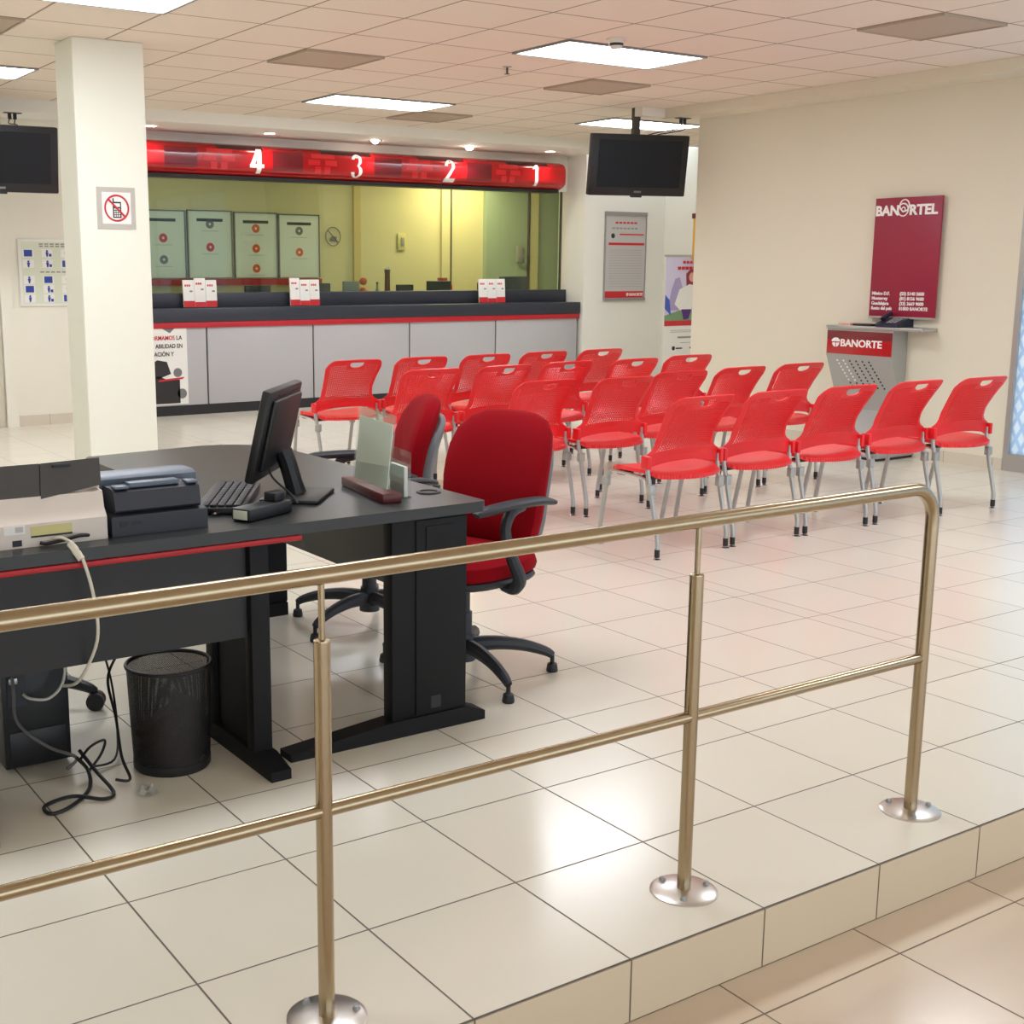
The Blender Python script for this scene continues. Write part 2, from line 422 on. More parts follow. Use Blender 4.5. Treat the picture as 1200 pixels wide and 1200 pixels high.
# right-hand frosted window
wf = MB()
wf.box(XR-.006, XR+.06, 5.435, 5.475, 0, 2.72)
for y in (4.0, 2.4, .8, -.8, -2.4): wf.box(XR-.02, XR+.06, y-.03, y+.03, .16, 2.72)
wf.box(XR-.01, XR+.10, -4, 5.46, 0, .125); wf.box(XR-.02, XR+.08, -4, 5.46, 2.64, 2.72)
w = wf.build('window_1', 'alu', smooth=False); w['kind'] = 'structure'
MB().box(XR+.02, XR+.03, -4, 5.436, .125, 2.64).build('frosted_pane', 'frost', w, smooth=False)

# teller interior shell
struct('wall_teller_back', MB().box(4.0, 10.3, 14.5, 14.6, 0, HC), 'tyel')
struct('wall_teller_end', MB().box(10.3, 12.6, 14.42, 14.6, 0, HC), 'tgrn')
struct('wall_teller_right', MB().box(12.5, 12.6, 12.45, 14.42, 0, HC), 'tgrn')
struct('wall_teller_left', MB().box(4.25, 4.35, 12.1, 14.5, 0, HC), 'white')
struct('ceiling_teller', MB().box(4.0, 12.6, 12.42, 14.6, 2.75, 2.83), 'white')

# ------------------------------------------------------------------ ceiling fittings
CX, CY, G = 4.1018, 7.7997, .61
def clight(i, j, label):
    t = thing('ceiling_light', label, 'ceiling light', (CX+(i+1)*G, CY+(j+.5)*G, HC), 0, 'recessed ceiling light panels')
    f = MB(); a, b, k = G-.004, G/2-.004, .022
    f.box(-a, a, -b, -b+k, -.012, 0).box(-a, a, b-k, b, -.012, 0).box(-a, -a+k, -b+k, b-k, -.012, 0).box(a-k, a, -b+k, b-k, -.012, 0)
    f.build('frame', 'frame', t, smooth=False)
    MB().box(-a+k, a-k, -b+k, b-k, -.006, 0).build('diffuser', 'diff', t, smooth=False)
    return t
for i, j, lb in ((2, -2, 'large lit ceiling panel over the middle of the red chair rows'), (2, 3, 'lit ceiling panel in front of teller window 3'),
                 (7, 3, 'lit ceiling panel behind the hanging television on the right'), (-4, 3, 'lit ceiling panel at the far left, left of the pillar'),
                 (-4, -2, 'lit ceiling panel at the top edge above the pillar'),
                 (2, -7, 'lit ceiling panel above the chairs nearest the railing'), (-4, -7, 'lit ceiling panel over the desk at left'),
                 (2, -12, 'lit ceiling panel above the railing'),
                 (-10, -2, 'lit ceiling panel beside the left wall'), (-10, -7, 'lit ceiling panel beside the left wall near the desk')):
    clight(i, j, lb)
def cvent(i, j, label):
    t = thing('ceiling_vent', label, 'ceiling vent', (CX+(i+.5)*G, CY+(j+.5)*G, HC), 0, 'tan ceiling vents')
    a = G/2-.006
    MB().box(-a, a, -a, a, -.008, 0).build('grille', 'vent', t, smooth=False)
    f = MB(); k = .012
    f.box(-a, a, -a, -a+k, -.016, -.008).box(-a, a, a-k, a, -.016, -.008).box(-a, -a+k, -a+k, a-k, -.016, -.008).box(a-k, a, -a+k, a-k, -.016, -.008)
    f.build('rim', 'vent', t, smooth=False)
for i, j, lb in ((0, 0, 'square tan ceiling vent between the pillar and the lit panel'), (4, -5, 'square tan ceiling vent nearest the right wall'),
                 (4, 0, 'square tan ceiling vent left of the hanging television pole'), (4, 4, 'square tan ceiling vent closest to teller window 2'),
                 (-4, 0, 'square tan ceiling vent at the left edge of the photo')):
    cvent(i, j, lb)
t = thing('smoke_detector', 'white round smoke detector above the large lit ceiling panel', 'smoke detector', (5.557, 6.40, HC))
MB().lathe([(0, -.012), (.062, -.012), (.062, 0)], n=24).build('mounting_base', 'smoke', t)
MB().lathe([(0, -.062), (.034, -.060), (.042, -.045), (.05, -.012)], n=24).build('sensor_dome', 'smoke', t)
MB().lathe([(.0435, -.046), (.0455, -.04), (.0455, -.03), (.043, -.028)], n=24).build('sensor_band', 'black', t)
t = thing('sprinkler_head', 'small metal sprinkler head on ceiling tile', 'sprinkler', (5.66, 7.69, HC))
MB().lathe([(0, -.008), (.03, -.006), (.035, 0)], n=20).build('escutcheon', 'alu', t)
MB().cyl((0, 0, -.008), (0, 0, -.05), .008).cyl((0, 0, -.05), (0, 0, -.053), .02).build('deflector', 'camg', t)
# downlights in the bulkhead
for k, (x, lb) in enumerate(((4.57, 'small downlight beside the pillar'), (5.81, 'small downlight above the numeral 4'), (7.03, 'small round downlight above the numeral 3'),
                             (8.23, 'glaring bright downlight above the numeral 2'), (9.36, 'small downlight above the numeral 1'))):
    t = thing('downlight', lb, 'downlight', (x, 11.86, 2.772), 0, 'downlights over the teller windows')
    MB().lathe([(.048, -.002), (.066, -.006), (.072, 0)], n=28).build('trim_ring', 'white' if k != 2 else 'camg', t)
    mb = MB().lathe([(0, -.004), (.049, -.003)], n=24)
    if k in (2, 3): mb.sphere((0, 0, -.008), .036 if k == 2 else .046, sc=(1, 1, .8))
    mb.build('lamp', 'dl', t)
    L = bpy.data.lights.new('downlight_spot', 'SPOT'); L.energy = (5, 5, 6, 30, 5)[k]; L.spot_size = R(120); L.spot_blend = .8; L.color = (1, .95, .86); L.shadow_soft_size = .05
    lo = bpy.data.objects.new('downlight_spot', L); C.objects.link(lo); lo.location = (x, 11.86, 2.75); lo['kind'] = 'structure'

# ------------------------------------------------------------------ steel railing
rail = thing('railing', 'brushed stainless steel railing along the step edge', 'railing', (1.08, 2.02, 0))
RY = 2.02
mb = MB(); pts = [(-.6, RY, .898), (2.80, RY, .898)]
pts += [(2.80+.085*math.sin(a), RY, .813+.085*math.cos(a)) for a in (R(12*k) for k in range(1, 8))]
pts += [(2.885, RY, .79), (2.885, RY, .008)]
mb.tube(pts, .0175, 20).build('handrail', 'steel', rail, world=True)
for i, x in enumerate((1.076, 2.039)):
    p = MB().cyl((x, RY, .004), (x, RY, .772), .0162, n=20).build('post', 'steel', rail, world=True)
    q = MB().cyl((x, RY, .772), (x, RY, .882), .0065, n=14); q.lathe([(.0065, .776), (.0155, .7745), (.0162, .770)], (x, RY, 0), 20).build('pin', 'steel', p, off=(-1.08, -2.02, 0))
for a, b in ((-.6, 1.076-.008), (1.076+.008, 2.039-.008), (2.039+.008, 2.885-.008)):
    MB().cyl((a, RY, .436), (b, RY, .436), .0135, n=18).build('lower_rail', 'steel', rail, world=True)
for x in (1.076, 2.039, 2.885):
    f = MB().lathe([(0.0155, .0085), (.070, .0075), (.080, .003), (.080, 0), (0.0155, 0)], (x, RY, 0), 32).build('flange', 'plate', rail, world=True)
    for k in range(3):
        a = R(-15+120*k)
        MB().lathe([(0, .016), (.006, .015), (.0085, .0075)], (x+.06*math.cos(a), RY+.06*math.sin(a), 0), 10).build('bolt', 'frame', f, off=(-1.08, -2.02, 0))

# ------------------------------------------------------------------ red waiting chairs
def back_mesh():
    """perforated backrest: grid shell with slots, half-moon hand hole, lugs on the legs"""
    bm = bmesh.new(); NU, NV = 30, 30
    def hw(z):
        K = ((.46, .262), (.522, .264), (.532, .252), (.545, .225), (.57, .208), (.63, .203), (.70, .211), (.76, .222), (.80, .229), (.84, .232))
        for (a, b), (c, d_) in zip(K, K[1:]):
            if z <= c: return b+(d_-b)*max(0, (z-a)/(c-a))
        return K[-1][1]
    def yc(z):
        K = ((.46, .088), (.52, .082), (.58, .062), (.64, .034), (.70, .0), (.76, -.038), (.80, -.068), (.84, -.102))
        for (a, b), (c, d_) in zip(K, K[1:]):
            if z <= c: return b+(d_-b)*max(0, (z-a)/(c-a))
        return K[-1][1]
    def P(u, v):
        zb = .458+.028*(1-abs(u)**2.2); zt = .832-.006*u*u-.055*max(0, (abs(u)-.72)/.28)**2.6
        z = zb+(zt-zb)*v
        w_ = hw(z)
        return Vector((u*w_, yc(z)+.03*u*u*min(1, v*2), z))
    V = [[bm.verts.new(P(-1+2*i/NU, j/NV)) for i in range(NU+1)] for j in range(NV+1)]
    # hand hole block
    i0, i1, j0, j1 = 11, 19, 25, 29
    for j in range(NV):
        for i in range(NU):
            if i0 <= i < i1 and j0 <= j < j1: continue
            q = (V[j][i], V[j][i+1], V[j+1][i+1], V[j+1][i])
            u = -1+2*(i+.5)/NU
            if 6 <= j < 27 and abs(u) < .86 and not (i0-1 <= i <= i1 and j >= j0-1):
                ins = []
                for (a, b) in ((.20, .08), (.88, .26), (.80, .92), (.12, .74)):   # slanted slot
                    ins.append(bm.verts.new(P(-1+2*(i+a)/NU, (j+b)/NV)))
                for k in range(4): bm.faces.new((q[k], q[(k+1) % 4], ins[(k+1) % 4], ins[k]))
            else: bm.faces.new(q)
    loop = [V[j0][i] for i in range(i0, i1)]+[V[j][i1] for j in range(j0, j1)]+[V[j1][i] for i in range(i1, i0, -1)]+[V[j][i0] for j in range(j1, j0, -1)]
    n = len(loop); uc = -1+2*((i0+i1)/2)/NU; ring = []
    du = (i1-i0)/NU; dv = (j1-j0)/NV; vc = (j0+j1)/2/NV
    for k, vt in enumerate(loop):
        idx = k
        # parametrise the block border and squash to a half moon (flat top, round bottom)
        if idx < i1-i0: s_ = -1+2*idx/(i1-i0); a, b = s_*.86, -math.sqrt(max(0, 1-s_*s_*.93))
        elif idx < (i1-i0)+(j1-j0): a, b = .93, -.3+.95*((idx-(i1-i0))/(j1-j0))
        elif idx < 2*(i1-i0)+(j1-j0): s_ = 1-2*(idx-(i1-i0)-(j1-j0))/(i1-i0); a, b = s_*.9, .72
        else: a, b = -.93, .65-.95*((idx-2*(i1-i0)-(j1-j0))/(j1-j0))
        ring.append(bm.verts.new(P(uc+a*du*.98, vc+b*dv*.5)))
    for k in range(n): bm.faces.new((loop[k], loop[(k+1) % n], ring[(k+1) % n], ring[k]))
    bmesh.ops.recalc_face_normals(bm, faces=bm.faces)
    bmesh.ops.solidify(bm, geom=bm.faces[:], thickness=.007)
    mb = MB(); mb.bm.free(); mb.bm = bm
    for sx in (-1, 1):                                     # lug sleeves
        mb.box(sx*.262-.012, sx*.262+.012, .055, .112, .456, .524, bev=.006)
    return mb
def seat_mesh():
    mb = MB(); bm = mb.bm; NU, NV = 24, 18; top = []
    def pt(u, v, dz):
        w_ = .225+.025*math.sin(PI*min(1, v*.9+.1)); 
        x = u*w_*(1-.10*max(0, (.25-v)/.25)**2-.06*max(0, (v-.85)/.15)**2)
        y = -.035+.45*v+.045*(u*u)*(1-v)*1.3-.03*u*u*v
        z = .446-.022*math.exp(-((v)/.14)**2)-.03*max(0, (v-.8)/.2)**2-.012*(1-u*u)*math.sin(PI*v)+.004*u*u
        return Vector((x, y, z+dz))
    for dz in (0, -.02):
        top.append([[bm.verts.new(pt(-1+2*i/NU, j/NV, dz)) for i in range(NU+1)] for j in range(NV+1)])
    for k, g in enumerate(top):
        for j in range(NV):
            for i in range(NU): bm.faces.new((g[j][i], g[j][i+1], g[j+1][i+1], g[j+1][i]))
    a, b = top
    bd = [(0, i) for i in range(NU)]+[(j, NU) for j in range(NV)]+[(NV, i) for i in range(NU, 0, -1)]+[(j, 0) for j in range(NV, 0, -1)]
    for k in range(len(bd)):
        p, q = bd[k], bd[(k+1) % len(bd)]
        bm.faces.new((a[p[0]][p[1]], a[q[0]][q[1]], b[q[0]][q[1]], b[p[0]][p[1]]))
    return mb
def waiting_chair(label):
    t = thing('waiting_chair', label, 'chair', group='red plastic waiting chairs in four rows')
    back_mesh().build('backrest', 'red', t)
    seat_mesh().build('seat', 'redseat', t)
    fr = MB()
    for sx in (-1, 1):
        fr.tube([(sx*.236, .385, .408), (sx*.238, .30, .414), (sx*.243, .16, .408), (sx*.248, .09, .400)], .010, 8, 4)
    fr.cyl((-.236, .33, .412), (.236, .33, .412), .009, n=8).cyl((-.245, .12, .405), (.245, .12, .405), .009, n=8)
    fr.build('seat_frame', 'chrome', t)
    for sx in (-1, 1):
        for y in (.12, .31): MB().box(sx*.19-.035, sx*.19+.035, y-.03, y+.03, .396, .417, bev=.004).build('seat_bracket', 'black', t)
    for sx in (-1, 1):
        rear = [(sx*.25, -.004, .035), (sx*.25, -.004, .09), (sx*.2495, .012, .16), (sx*.249, .055, .33), (sx*.252, .078, .43), (sx*.256, .082, .50)]
        front = [(sx*.228, .452, .035), (sx*.229, .45, .09), (sx*.231, .438, .16), (sx*.235, .405, .33), (sx*.2365, .39, .385), (sx*.236, .365, .410)]
        for pts in (rear, front):
            l = MB().tube(pts, .0125, 10, 4); 
            p = Vector(pts[3]); l.box(p.x-.02 if sx > 0 else p.x-.018, p.x+.018 if sx > 0 else p.x+.02, p.y-.016, p.y+.016, p.z-.002, p.z+.05, bev=.004)
            lo = l.build('leg', 'silver', t)
            x, y = pts[0][:2]
            MB().cyl((x, y, .014), (x, y, .055), .0142, n=12).build('foot_sleeve', 'black', lo)
            MB().lathe([(0, 0), (.021, 0), (.022, .004), (.010, .010), (.008, .016), (0, .016)], (x, y, 0), 14).build('foot_glide', 'chrome', lo)
    return t
ROWN = ('row nearest the steel railing', 'second row from the railing', 'third row from the railing', 'row by the teller counter')
POSN = ('leftmost', 'second from left', 'middle', 'second from right', 'rightmost')
ROWS = (((4.655, 4.66, 1.5), (5.21, 4.67, 0), (5.765, 4.655, -1), (6.35, 4.65, 0), (6.9, 4.605, -2)),
        ((4.55, 5.80, 1), (5.08, 5.72, 0), (5.68, 5.88, -3), (6.26, 5.92, 0), (6.85, 5.94, -2)),
        ((4.44, 6.84, 0), (5.02, 6.84, 0), (5.60, 6.90, 0), (6.18, 6.86, 0), (6.80, 6.95, -3)),
        ((4.42, 7.79, 1), (4.985, 7.80, 0), (5.55, 7.79, 0), (6.12, 7.82, 0), (6.69, 7.82, 0)))
c0 = None
for r, row in enumerate(ROWS):
    for k, (x, y, a) in enumerate(row):
        lb = 'red perforated plastic chair, %s in the %s' % (POSN[k], ROWN[r])
        if c0 is None:
            c0 = waiting_chair(lb); c0.location = (x, y, 0); c0.rotation_euler = (0, 0, R(a))
        else: dup(c0, (x, y, 0), R(a), lb)

# ------------------------------------------------------------------ upholstered office chairs
def cushion(w, d_, h, n=5, bulge=.02, p=3.2):
    """rounded upholstered pad, w x d_ footprint, thickness h"""
    mb = MB(); bm = mb.bm; NU, NV = 28, 10; rings = []
    for j in range(NV+1):
        a = -PI/2+PI*j/NV; cz = math.sin(a); cr = abs(math.cos(a))**.45
        rings.append([])
        for i in range(NU):
            b = 2*PI*i/NU; c, s_ = math.cos(b), math.sin(b)
            k = (abs(c)**p+abs(s_)**p)**(-1/p)
            z = math.copysign(abs(cz)**.7, cz)*h/2
            rings[-1].append(bm.verts.new((c*k*w/2*cr, s_*k*d_/2*cr, z)))
    for a, b in zip(rings[1:-1], rings[2:-1]):
        for i in range(NU): bm.faces.new((a[i], a[(i+1) % NU], b[(i+1) % NU], b[i]))
    bm.faces.new(rings[1][::-1]); bm.faces.new(rings[-2])
    return mb
def office_chair(label, loc, rotz, legs_rot, casters=False, fabric='fabric'):
    t = thing('office_chair', label, 'office chair', loc, rotz)
    # five-star base
    b = MB(); r0 = .33
    for k in range(5):
        a = legs_rot-rotz+k*2*PI/5; c, s_ = math.cos(a), math.sin(a)
        P = [(.03*c, .03*s_, .115), (.12*c, .12*s_, .118), (.22*c, .22*s_, .105), (.30*c, .30*s_, .08), (r0*c, r0*s_, .062)]
        b.tube(P, .02, 10, 3, radii=[.030, .026, .022, .018, .014])
    b.cyl((0, 0, .06), (0, 0, .16), .042, .036, n=20)
    base = b.build('base', 'armp' if not casters else 'black', t)
    for k in range(5):
        a = legs_rot-rotz+k*2*PI/5; x, y = r0*math.cos(a), r0*math.sin(a)
        if casters:
            g = MB().cyl((x, y, .03), (x, y, .07), .008, n=8)
            tx, ty = -math.sin(a), math.cos(a)
            g.cyl((x-tx*.024, y-ty*.024, .031), (x-tx*.004, y-ty*.004, .031), .03, n=18).cyl((x+tx*.004, y+ty*.004, .031), (x+tx*.024, y+ty*.024, .031), .03, n=18)
            g.build('caster', 'black', base)
        else:
            MB().lathe([(.008, .06), (.008, .036), (.018, .03), (.022, .006), (.020, 0), (0, 0)], (x, y, 0), 14).build('glide', 'black', base)
    col = MB().cyl((0, 0, .15), (0, 0, .24), .030, n=18).cyl((0, 0, .24), (0, 0, .37), .022, n=18)
    col.build('gas_column', 'armp', t)
    mech = MB().box(-.09, .09, -.13, .11, .345, .375, bev=.01).tube([(.08, 0, .36), (.21, .01, .355), (.24, .01, .35)], .007, 8)
    mech.build('tilt_mechanism', 'black', t)
    pan = cushion(.48, .46, .05); bmesh.ops.translate(pan.bm, verts=pan.bm.verts, vec=(0, .02, .392)); pan.build('seat_pan', 'armp', t)
    st = cushion(.485, .475, .10); bmesh.ops.translate(st.bm, verts=st.bm.verts, vec=(0, .02, .435)); st.build('seat', fabric, t)
    # backrest: curved pad leaning back
    def backpad(w, h, th, y0, z0, lean):
        c = cushion(w, h, th, p=3.5)
        for v in c.bm.verts:
            x, yy, z = v.co
            tpr = 1-.13*max(0, -yy/h*1.2)
            yb = y0-z+.10*(x/w)**2*w*2.2-lean*(yy+h/2)+.05*math.sin(PI*(yy/h+.5))*.8
            v.co = Vector((x*tpr, yb, z0+yy))
        return c
    bk = backpad(.47, .50, .105, -.18, .70, .16); bk.build('backrest', fabric, t)
    sh = backpad(.43, .42, .075, -.228, .665, .15); sh.build('back_shell', 'shell', t)
    MB().tube([(0, -.10, .365), (0, -.20, .38), (0, -.262, .46), (0, -.272, .58)], .026, 10, 4).build('back_bar', 'black', t)
    for sx in (-1, 1):
        a = MB().tube([(sx*.20, .02, .372), (sx*.26, .03, .375), (sx*.295, .045, .42), (sx*.292, .085, .50), (sx*.285, .11, .59), (sx*.282, .08, .65), (sx*.282, .02, .665)], .02, 10, 5,
                       radii=[.016, .022, .024, .021, .019, .02, .018])
        ar = a.build('armrest', 'armp', t)
        pd = MB().tube([(sx*.285, -.15, .652), (sx*.285, -.07, .676), (sx*.283, .06, .682), (sx*.275, .19, .672), (sx*.268, .24, .655)], .02, 12, 5, radii=[.014, .026, .028, .028, .016])
        for v in pd.bm.verts: v.co.z = .665+(v.co.z-.665)*.62
        pd.build('arm_pad', 'armp', ar)
    return t
office_chair('red upholstered office chair nearest the railing, pulled up to the desk corner', (2.525, 3.65, 0), R(103), R(-25))
office_chair('red upholstered office chair seen side-on behind the acrylic sign holder', (2.58, 4.42, 0), R(67), R(127))
office_chair('black castered office chair mostly hidden behind the desk at left', (.985, 4.16, 0), R(-90), R(-27), True, 'black')

# ------------------------------------------------------------------ desk
DX, DY = 1.55, 3.25
desk = thing('desk', 'dark L-shaped office desk with red edge trim', 'desk', (DX, DY, 0))
T = .73
poly = [(.2, 3.23), (2.30, 3.23)]
poly += [(2.30+.02*math.sin(R(k)), 3.25-.02*math.cos(R(k))) for k in (30, 60, 90)]
poly += [(2.32, 4.60)]+[(2.04+.28*math.cos(R(k)), 4.62+.28*math.sin(R(k))) for k in (10, 25, 40, 55, 70, 90)]+[(1.56, 4.84), (1.535, 4.80), (1.535, 3.84), (.2, 3.84)]
MB().prism(poly, (0, 0, T), (1, 0, 0), (0, 1, 0), .034).build('worktop', 'desktop', desk, world=True)
MB().box(.2, 1.66, 3.226, 3.24, .678, .694, bev=.004).build('edge_trim', 'redtrim', desk, world=True)
MB().box(1.528, 1.54, 3.90, 4.80, .678, .697, bev=.003).build('edge_trim', 'redtrim', desk, world=True)
MB().box(.73, 1.497, 3.268, 3.288, .402, .695).build('modesty_panel', 'dark', desk, world=True)
MB().box(2.13, 2.15, 3.29, 4.68, .42, .695).build('modesty_panel', 'dark', desk, world=True)
# leg with foot along y (left section)
for x in (.70, 1.53):
    l = MB().box(x-.016, x+.016, 3.26, 3.57, .05, .695)
    l.box(x-.03, x+.03, 3.245, 3.295, .05, .695, bev=.004).box(x-.03, x+.03, 3.53, 3.59, .05, .695, bev=.006).build('leg', 'deskleg', desk, world=True)
    f = MB().prism_x([(3.13, 0), (3.68, 0), (3.68, .028), (3.58, .055), (3.22, .055), (3.13, .03)], x-.032, x+.032); f.build('foot', 'deskleg', desk, world=True)
# legs with foot along x (return section)
for i, (y, xa, xb) in enumerate(((3.245, 1.975, 2.25), (4.74, 2.09, 2.36))):
    l = MB().box(xa, xb, y, y+.055, .05, .695, bev=.004).box(xa+.085, xb, y-.006, y, .06, .69, bev=.002).build('leg', 'deskleg', desk, world=True)
    MB().box(xa+.12, xb-.045, y-.010, y-.006, .585, .67, bev=.001).box(xa+.085, xb-.02, y-.008, y-.006, .555, .559).build('cover_plate', 'deskleg', l, off=(-DX, -DY, 0))
    MB().box(xa+.14, xa+.178, y-.0075, y-.0055, .075, .115).build('cable_hole', 'kick', l, off=(-DX, -DY, 0))
    fe = .36 if i == 0 else .0
    f = MB().prism([(xa-fe, 0), (xb+.075*(1-i), 0), (xb+.075*(1-i), .03), (xb-.001+.005*(1-i), .055), (xa+.001, .055), (xa-fe, .022)], (0, y-.01, 0), (1, 0, 0), (0, 0, 1), .075); f.build('foot', 'deskleg', desk, world=True)
gr = MB().lathe([(.028, .001), (.030, .005), (.040, .004), (.042, 0)], (2.245, 3.455, T), 24).build('cable_grommet', 'black', desk, world=True)
MB().lathe([(0, .0015), (.0275, .0015)], (2.245, 3.455, T), 24).build('grommet_cap', 'kick', gr, off=(-DX, -DY, 0))

# ------------------------------------------------------------------ things on the desk
# ivory printer
t = thing('printer', 'ivory office printer with grey paper flap, its back to us', 'printer', (.86, 3.45, T))
pr = [(3.315, .73), (3.315, .792), (3.335, .815), (3.345, .858), (3.40, .866), (3.62, .866), (3.62, .73)]
MB().prism_x(pr, .60, 1.112).build('body', 'ivory', t, world=True)
MB().prism_x([(3.36, .866), (3.40, .905), (3.42, .866)], 1.085, 1.11).build('side_ear', 'ivory', t, world=True)
fl = MB(); fl.prism([(.60, 0), (.942, 0), (.954, .092), (.60, .092)], (0, 3.345, .855), (1, 0, 0), Vector((0, .35, .94)).normalized(), .012)
fl.build('paper_flap', 'pgrey', t, world=True)
fl = MB(); fl.prism([(.944, -.004), (1.112, .022), (1.118, .096), (.956, .092)], (0, 3.343, .855), (1, 0, 0), Vector((0, .35, .94)).normalized(), .012)
ff = fl.build('paper_flap', 'pgrey', t, world=True)
MB().box(.985, 1.035, 3.362, 3.368, .929, .938, bev=.001).build('flap_catch', 'kick', ff, off=(-.86, -3.45, -T))
MB().box(.60, 1.10, 3.42, 3.60, .866, .90, bev=.01).build('top_cover', 'pgrey', t, world=True)
MB().box(.835, .89, 3.3135, 3.315, .768, .790).build('rating_sticker', 'label', t, world=True)
MB().box(.865, .885, 3.3125, 3.3135, .773, .788).build('printed_code', 'lgrey', t, world=True)
MB().box(.905, 1.015, 3.3135, 3.3150, .760, .785).build('warning_sticker', 'labely', t, world=True)
MB().box(.905, 1.015, 3.3130, 3.3150, .755, .760).build('sticker_stripe', 'kick', t, world=True)
MB().box(.856, .880, 3.3125, 3.315, .736, .752).build('power_inlet', 'kick', t, world=True)
# black printer
t = thing('printer', 'black receipt printer beside the ivory printer', 'printer', (1.27, 3.45, T), 0)
MB().prism_x([(3.315, .73), (3.315, .785), (3.36, .792), (3.60, .792), (3.60, .73)], 1.125, 1.405).build('body', 'pblack', t, world=True)
MB().prism_x([(3.335, .792), (3.325, .800), (3.335, .850), (3.355, .858), (3.45, .858), (3.50, .792)], 1.14, 1.39).build('front_cover', 'pblack', t, world=True)
MB().prism_x([(3.43, .792), (3.43, .872), (3.45, .88), (3.54, .88), (3.58, .792)], 1.125, 1.42).build('rear_cover', 'ptop', t, world=True)
for a, b in ((1.145, 1.185), (1.355, 1.388)): MB().box(a, b, 3.335, 3.375, .858, .865, bev=.002).build('paper_guide', 'ptop', t, world=True)
MB().box(1.19, 1.335, 3.345, 3.385, .858, .871, bev=.002).build('feed_slot', 'ptop', t, world=True)
MB().box(1.148, 1.17, 3.313, 3.316, .757, .772).build('port', 'kick', t, world=True)
MB().box(1.18, 1.21, 3.3135, 3.316, .760, .770).build('port', 'kick', t, world=True)
# keyboard
ang = math.atan2(.85, .52)
t = thing('keyboard', 'black computer keyboard lying between the printer and the monitor', 'keyboard', (1.625, 3.66, T), ang)
MB().box(-.235, .235, -.075, .075, 0, .022, bev=.005).build('case', 'black', t)
kb = MB()
for r in range(5):
    for k in range(15): kb.box(-.222+k*.0296, -.222+k*.0296+.025, -.062+r*.024, -.062+r*.024+.020, .022, .030, bev=.002)
kb.build('keys', 'armp', t)
# loose pens / cables with chrome reflections on keyboard side
t = thing('pen', 'silver pen lying against the keyboard', 'pen', (1.52, 3.475, T+.008), R(40))
MB().cyl((-.06, 0, 0), (.05, 0, 0), .005, n=10).build('barrel', 'chrome', t)
MB().cyl((.05, 0, 0), (.066, 0, 0), .005, .001, n=10).build('tip', 'black', t)
# monitor
ma = math.atan2(.758, .652)
t = thing('monitor', 'black computer monitor seen from behind on the desk', 'monitor', (1.82, 3.62, T), ma)
tilt = Matrix.Translation((0, .045, .215)) @ Matrix.Rotation(R(13), 4, 'X')
# local: x along the panel, screen faces +y (towards the clerk)
m1 = MB().box(-.205, .205, -.012, .018, -.145, .148, bev=.008, mtx=tilt); m1.box(-.17, .17, -.028, -.010, -.11, .12, bev=.01, mtx=tilt); m1.build('housing', 'black', t)
MB().box(-.19, .19, .0175, .0185, -.128, .133, mtx=tilt).build('screen', 'blackg', t)
MB().box(-.10, .17, -.0135, -.0115, .126, .130, mtx=tilt).build('vent_slot', 'kick', t)
MB().tube([(0, .02, .15), (0, .005, .11), (0, -.012, .05), (0, -.022, .012)], .026, 10, 4, radii=[.03, .03, .03, .034]).build('stand_neck', 'black', t)
MB().box(-.125, .125, -.12, .07, 0, .014, bev=.006).build('stand_base', 'black', t)
MB().tube([(-.07, .05, .10), (-.08, .03, .07), (-.11, -.03, .03), (-.14, -.06, .006)], .0035, 8, 5).build('cable', 'cabk', t)
# small power adapter block with a sticker + a cube on it
da = math.atan2(.122, .267)
t = thing('card_reader', 'black elongated card reader with white sticker at the monitor foot', 'card reader', (1.605, 3.375, T), da)
MB().box(-.10, .10, -.036, .036, 0, .040, bev=.009).build('body', 'black', t)
MB().box(-.1015, -.099, -.026, .026, .007, .033).build('sticker', 'cardg', t)
MB().box(.03, .075, -.025, .02, .040, .068, bev=.004).build('swipe_head', 'black', t)
# acrylic sign holder
sa = math.atan2(.375, .06)
t = thing('sign_holder', 'clear acrylic sign holder on a mahogany base', 'sign holder', (2.07, 3.535, T), sa)
MB().box(-.19, .19, -.033, .033, 0, .032, bev=.006).build('base', 'wood', t)
lean = Matrix.Translation((0, 0, .028)) @ Matrix.Rotation(R(6), 4, 'X')
MB().box(-.155, .155, -.004, -.001, 0, .245, mtx=lean).build('front_sheet', 'acry', t, smooth=False)
MB().box(-.155, .155, .002, .005, 0, .245, mtx=lean).build('rear_sheet', 'acry', t, smooth=False)
MB().box(-.145, .145, -.0005, .0015, .01, .215, mtx=lean).build('paper_sheet', 'paper', t, smooth=False)
t = thing('card_pocket', 'small clear acrylic card pocket behind the sign holder', 'card pocket', (2.125, 3.47, T), sa)
MB().box(-.075, .075, -.003, 0, 0, .12).build('front_sheet', 'acry', t, smooth=False)
MB().box(-.075, .075, -.024, -.022, 0, .15).build('rear_sheet', 'acry', t, smooth=False)
MB().box(-.078, .078, -.026, .002, 0, .004).build('base', 'acry', t, smooth=False)
MB().box(-.06, .06, -.019, -.006, .004, .10).build('cards', 'label', t, smooth=False)

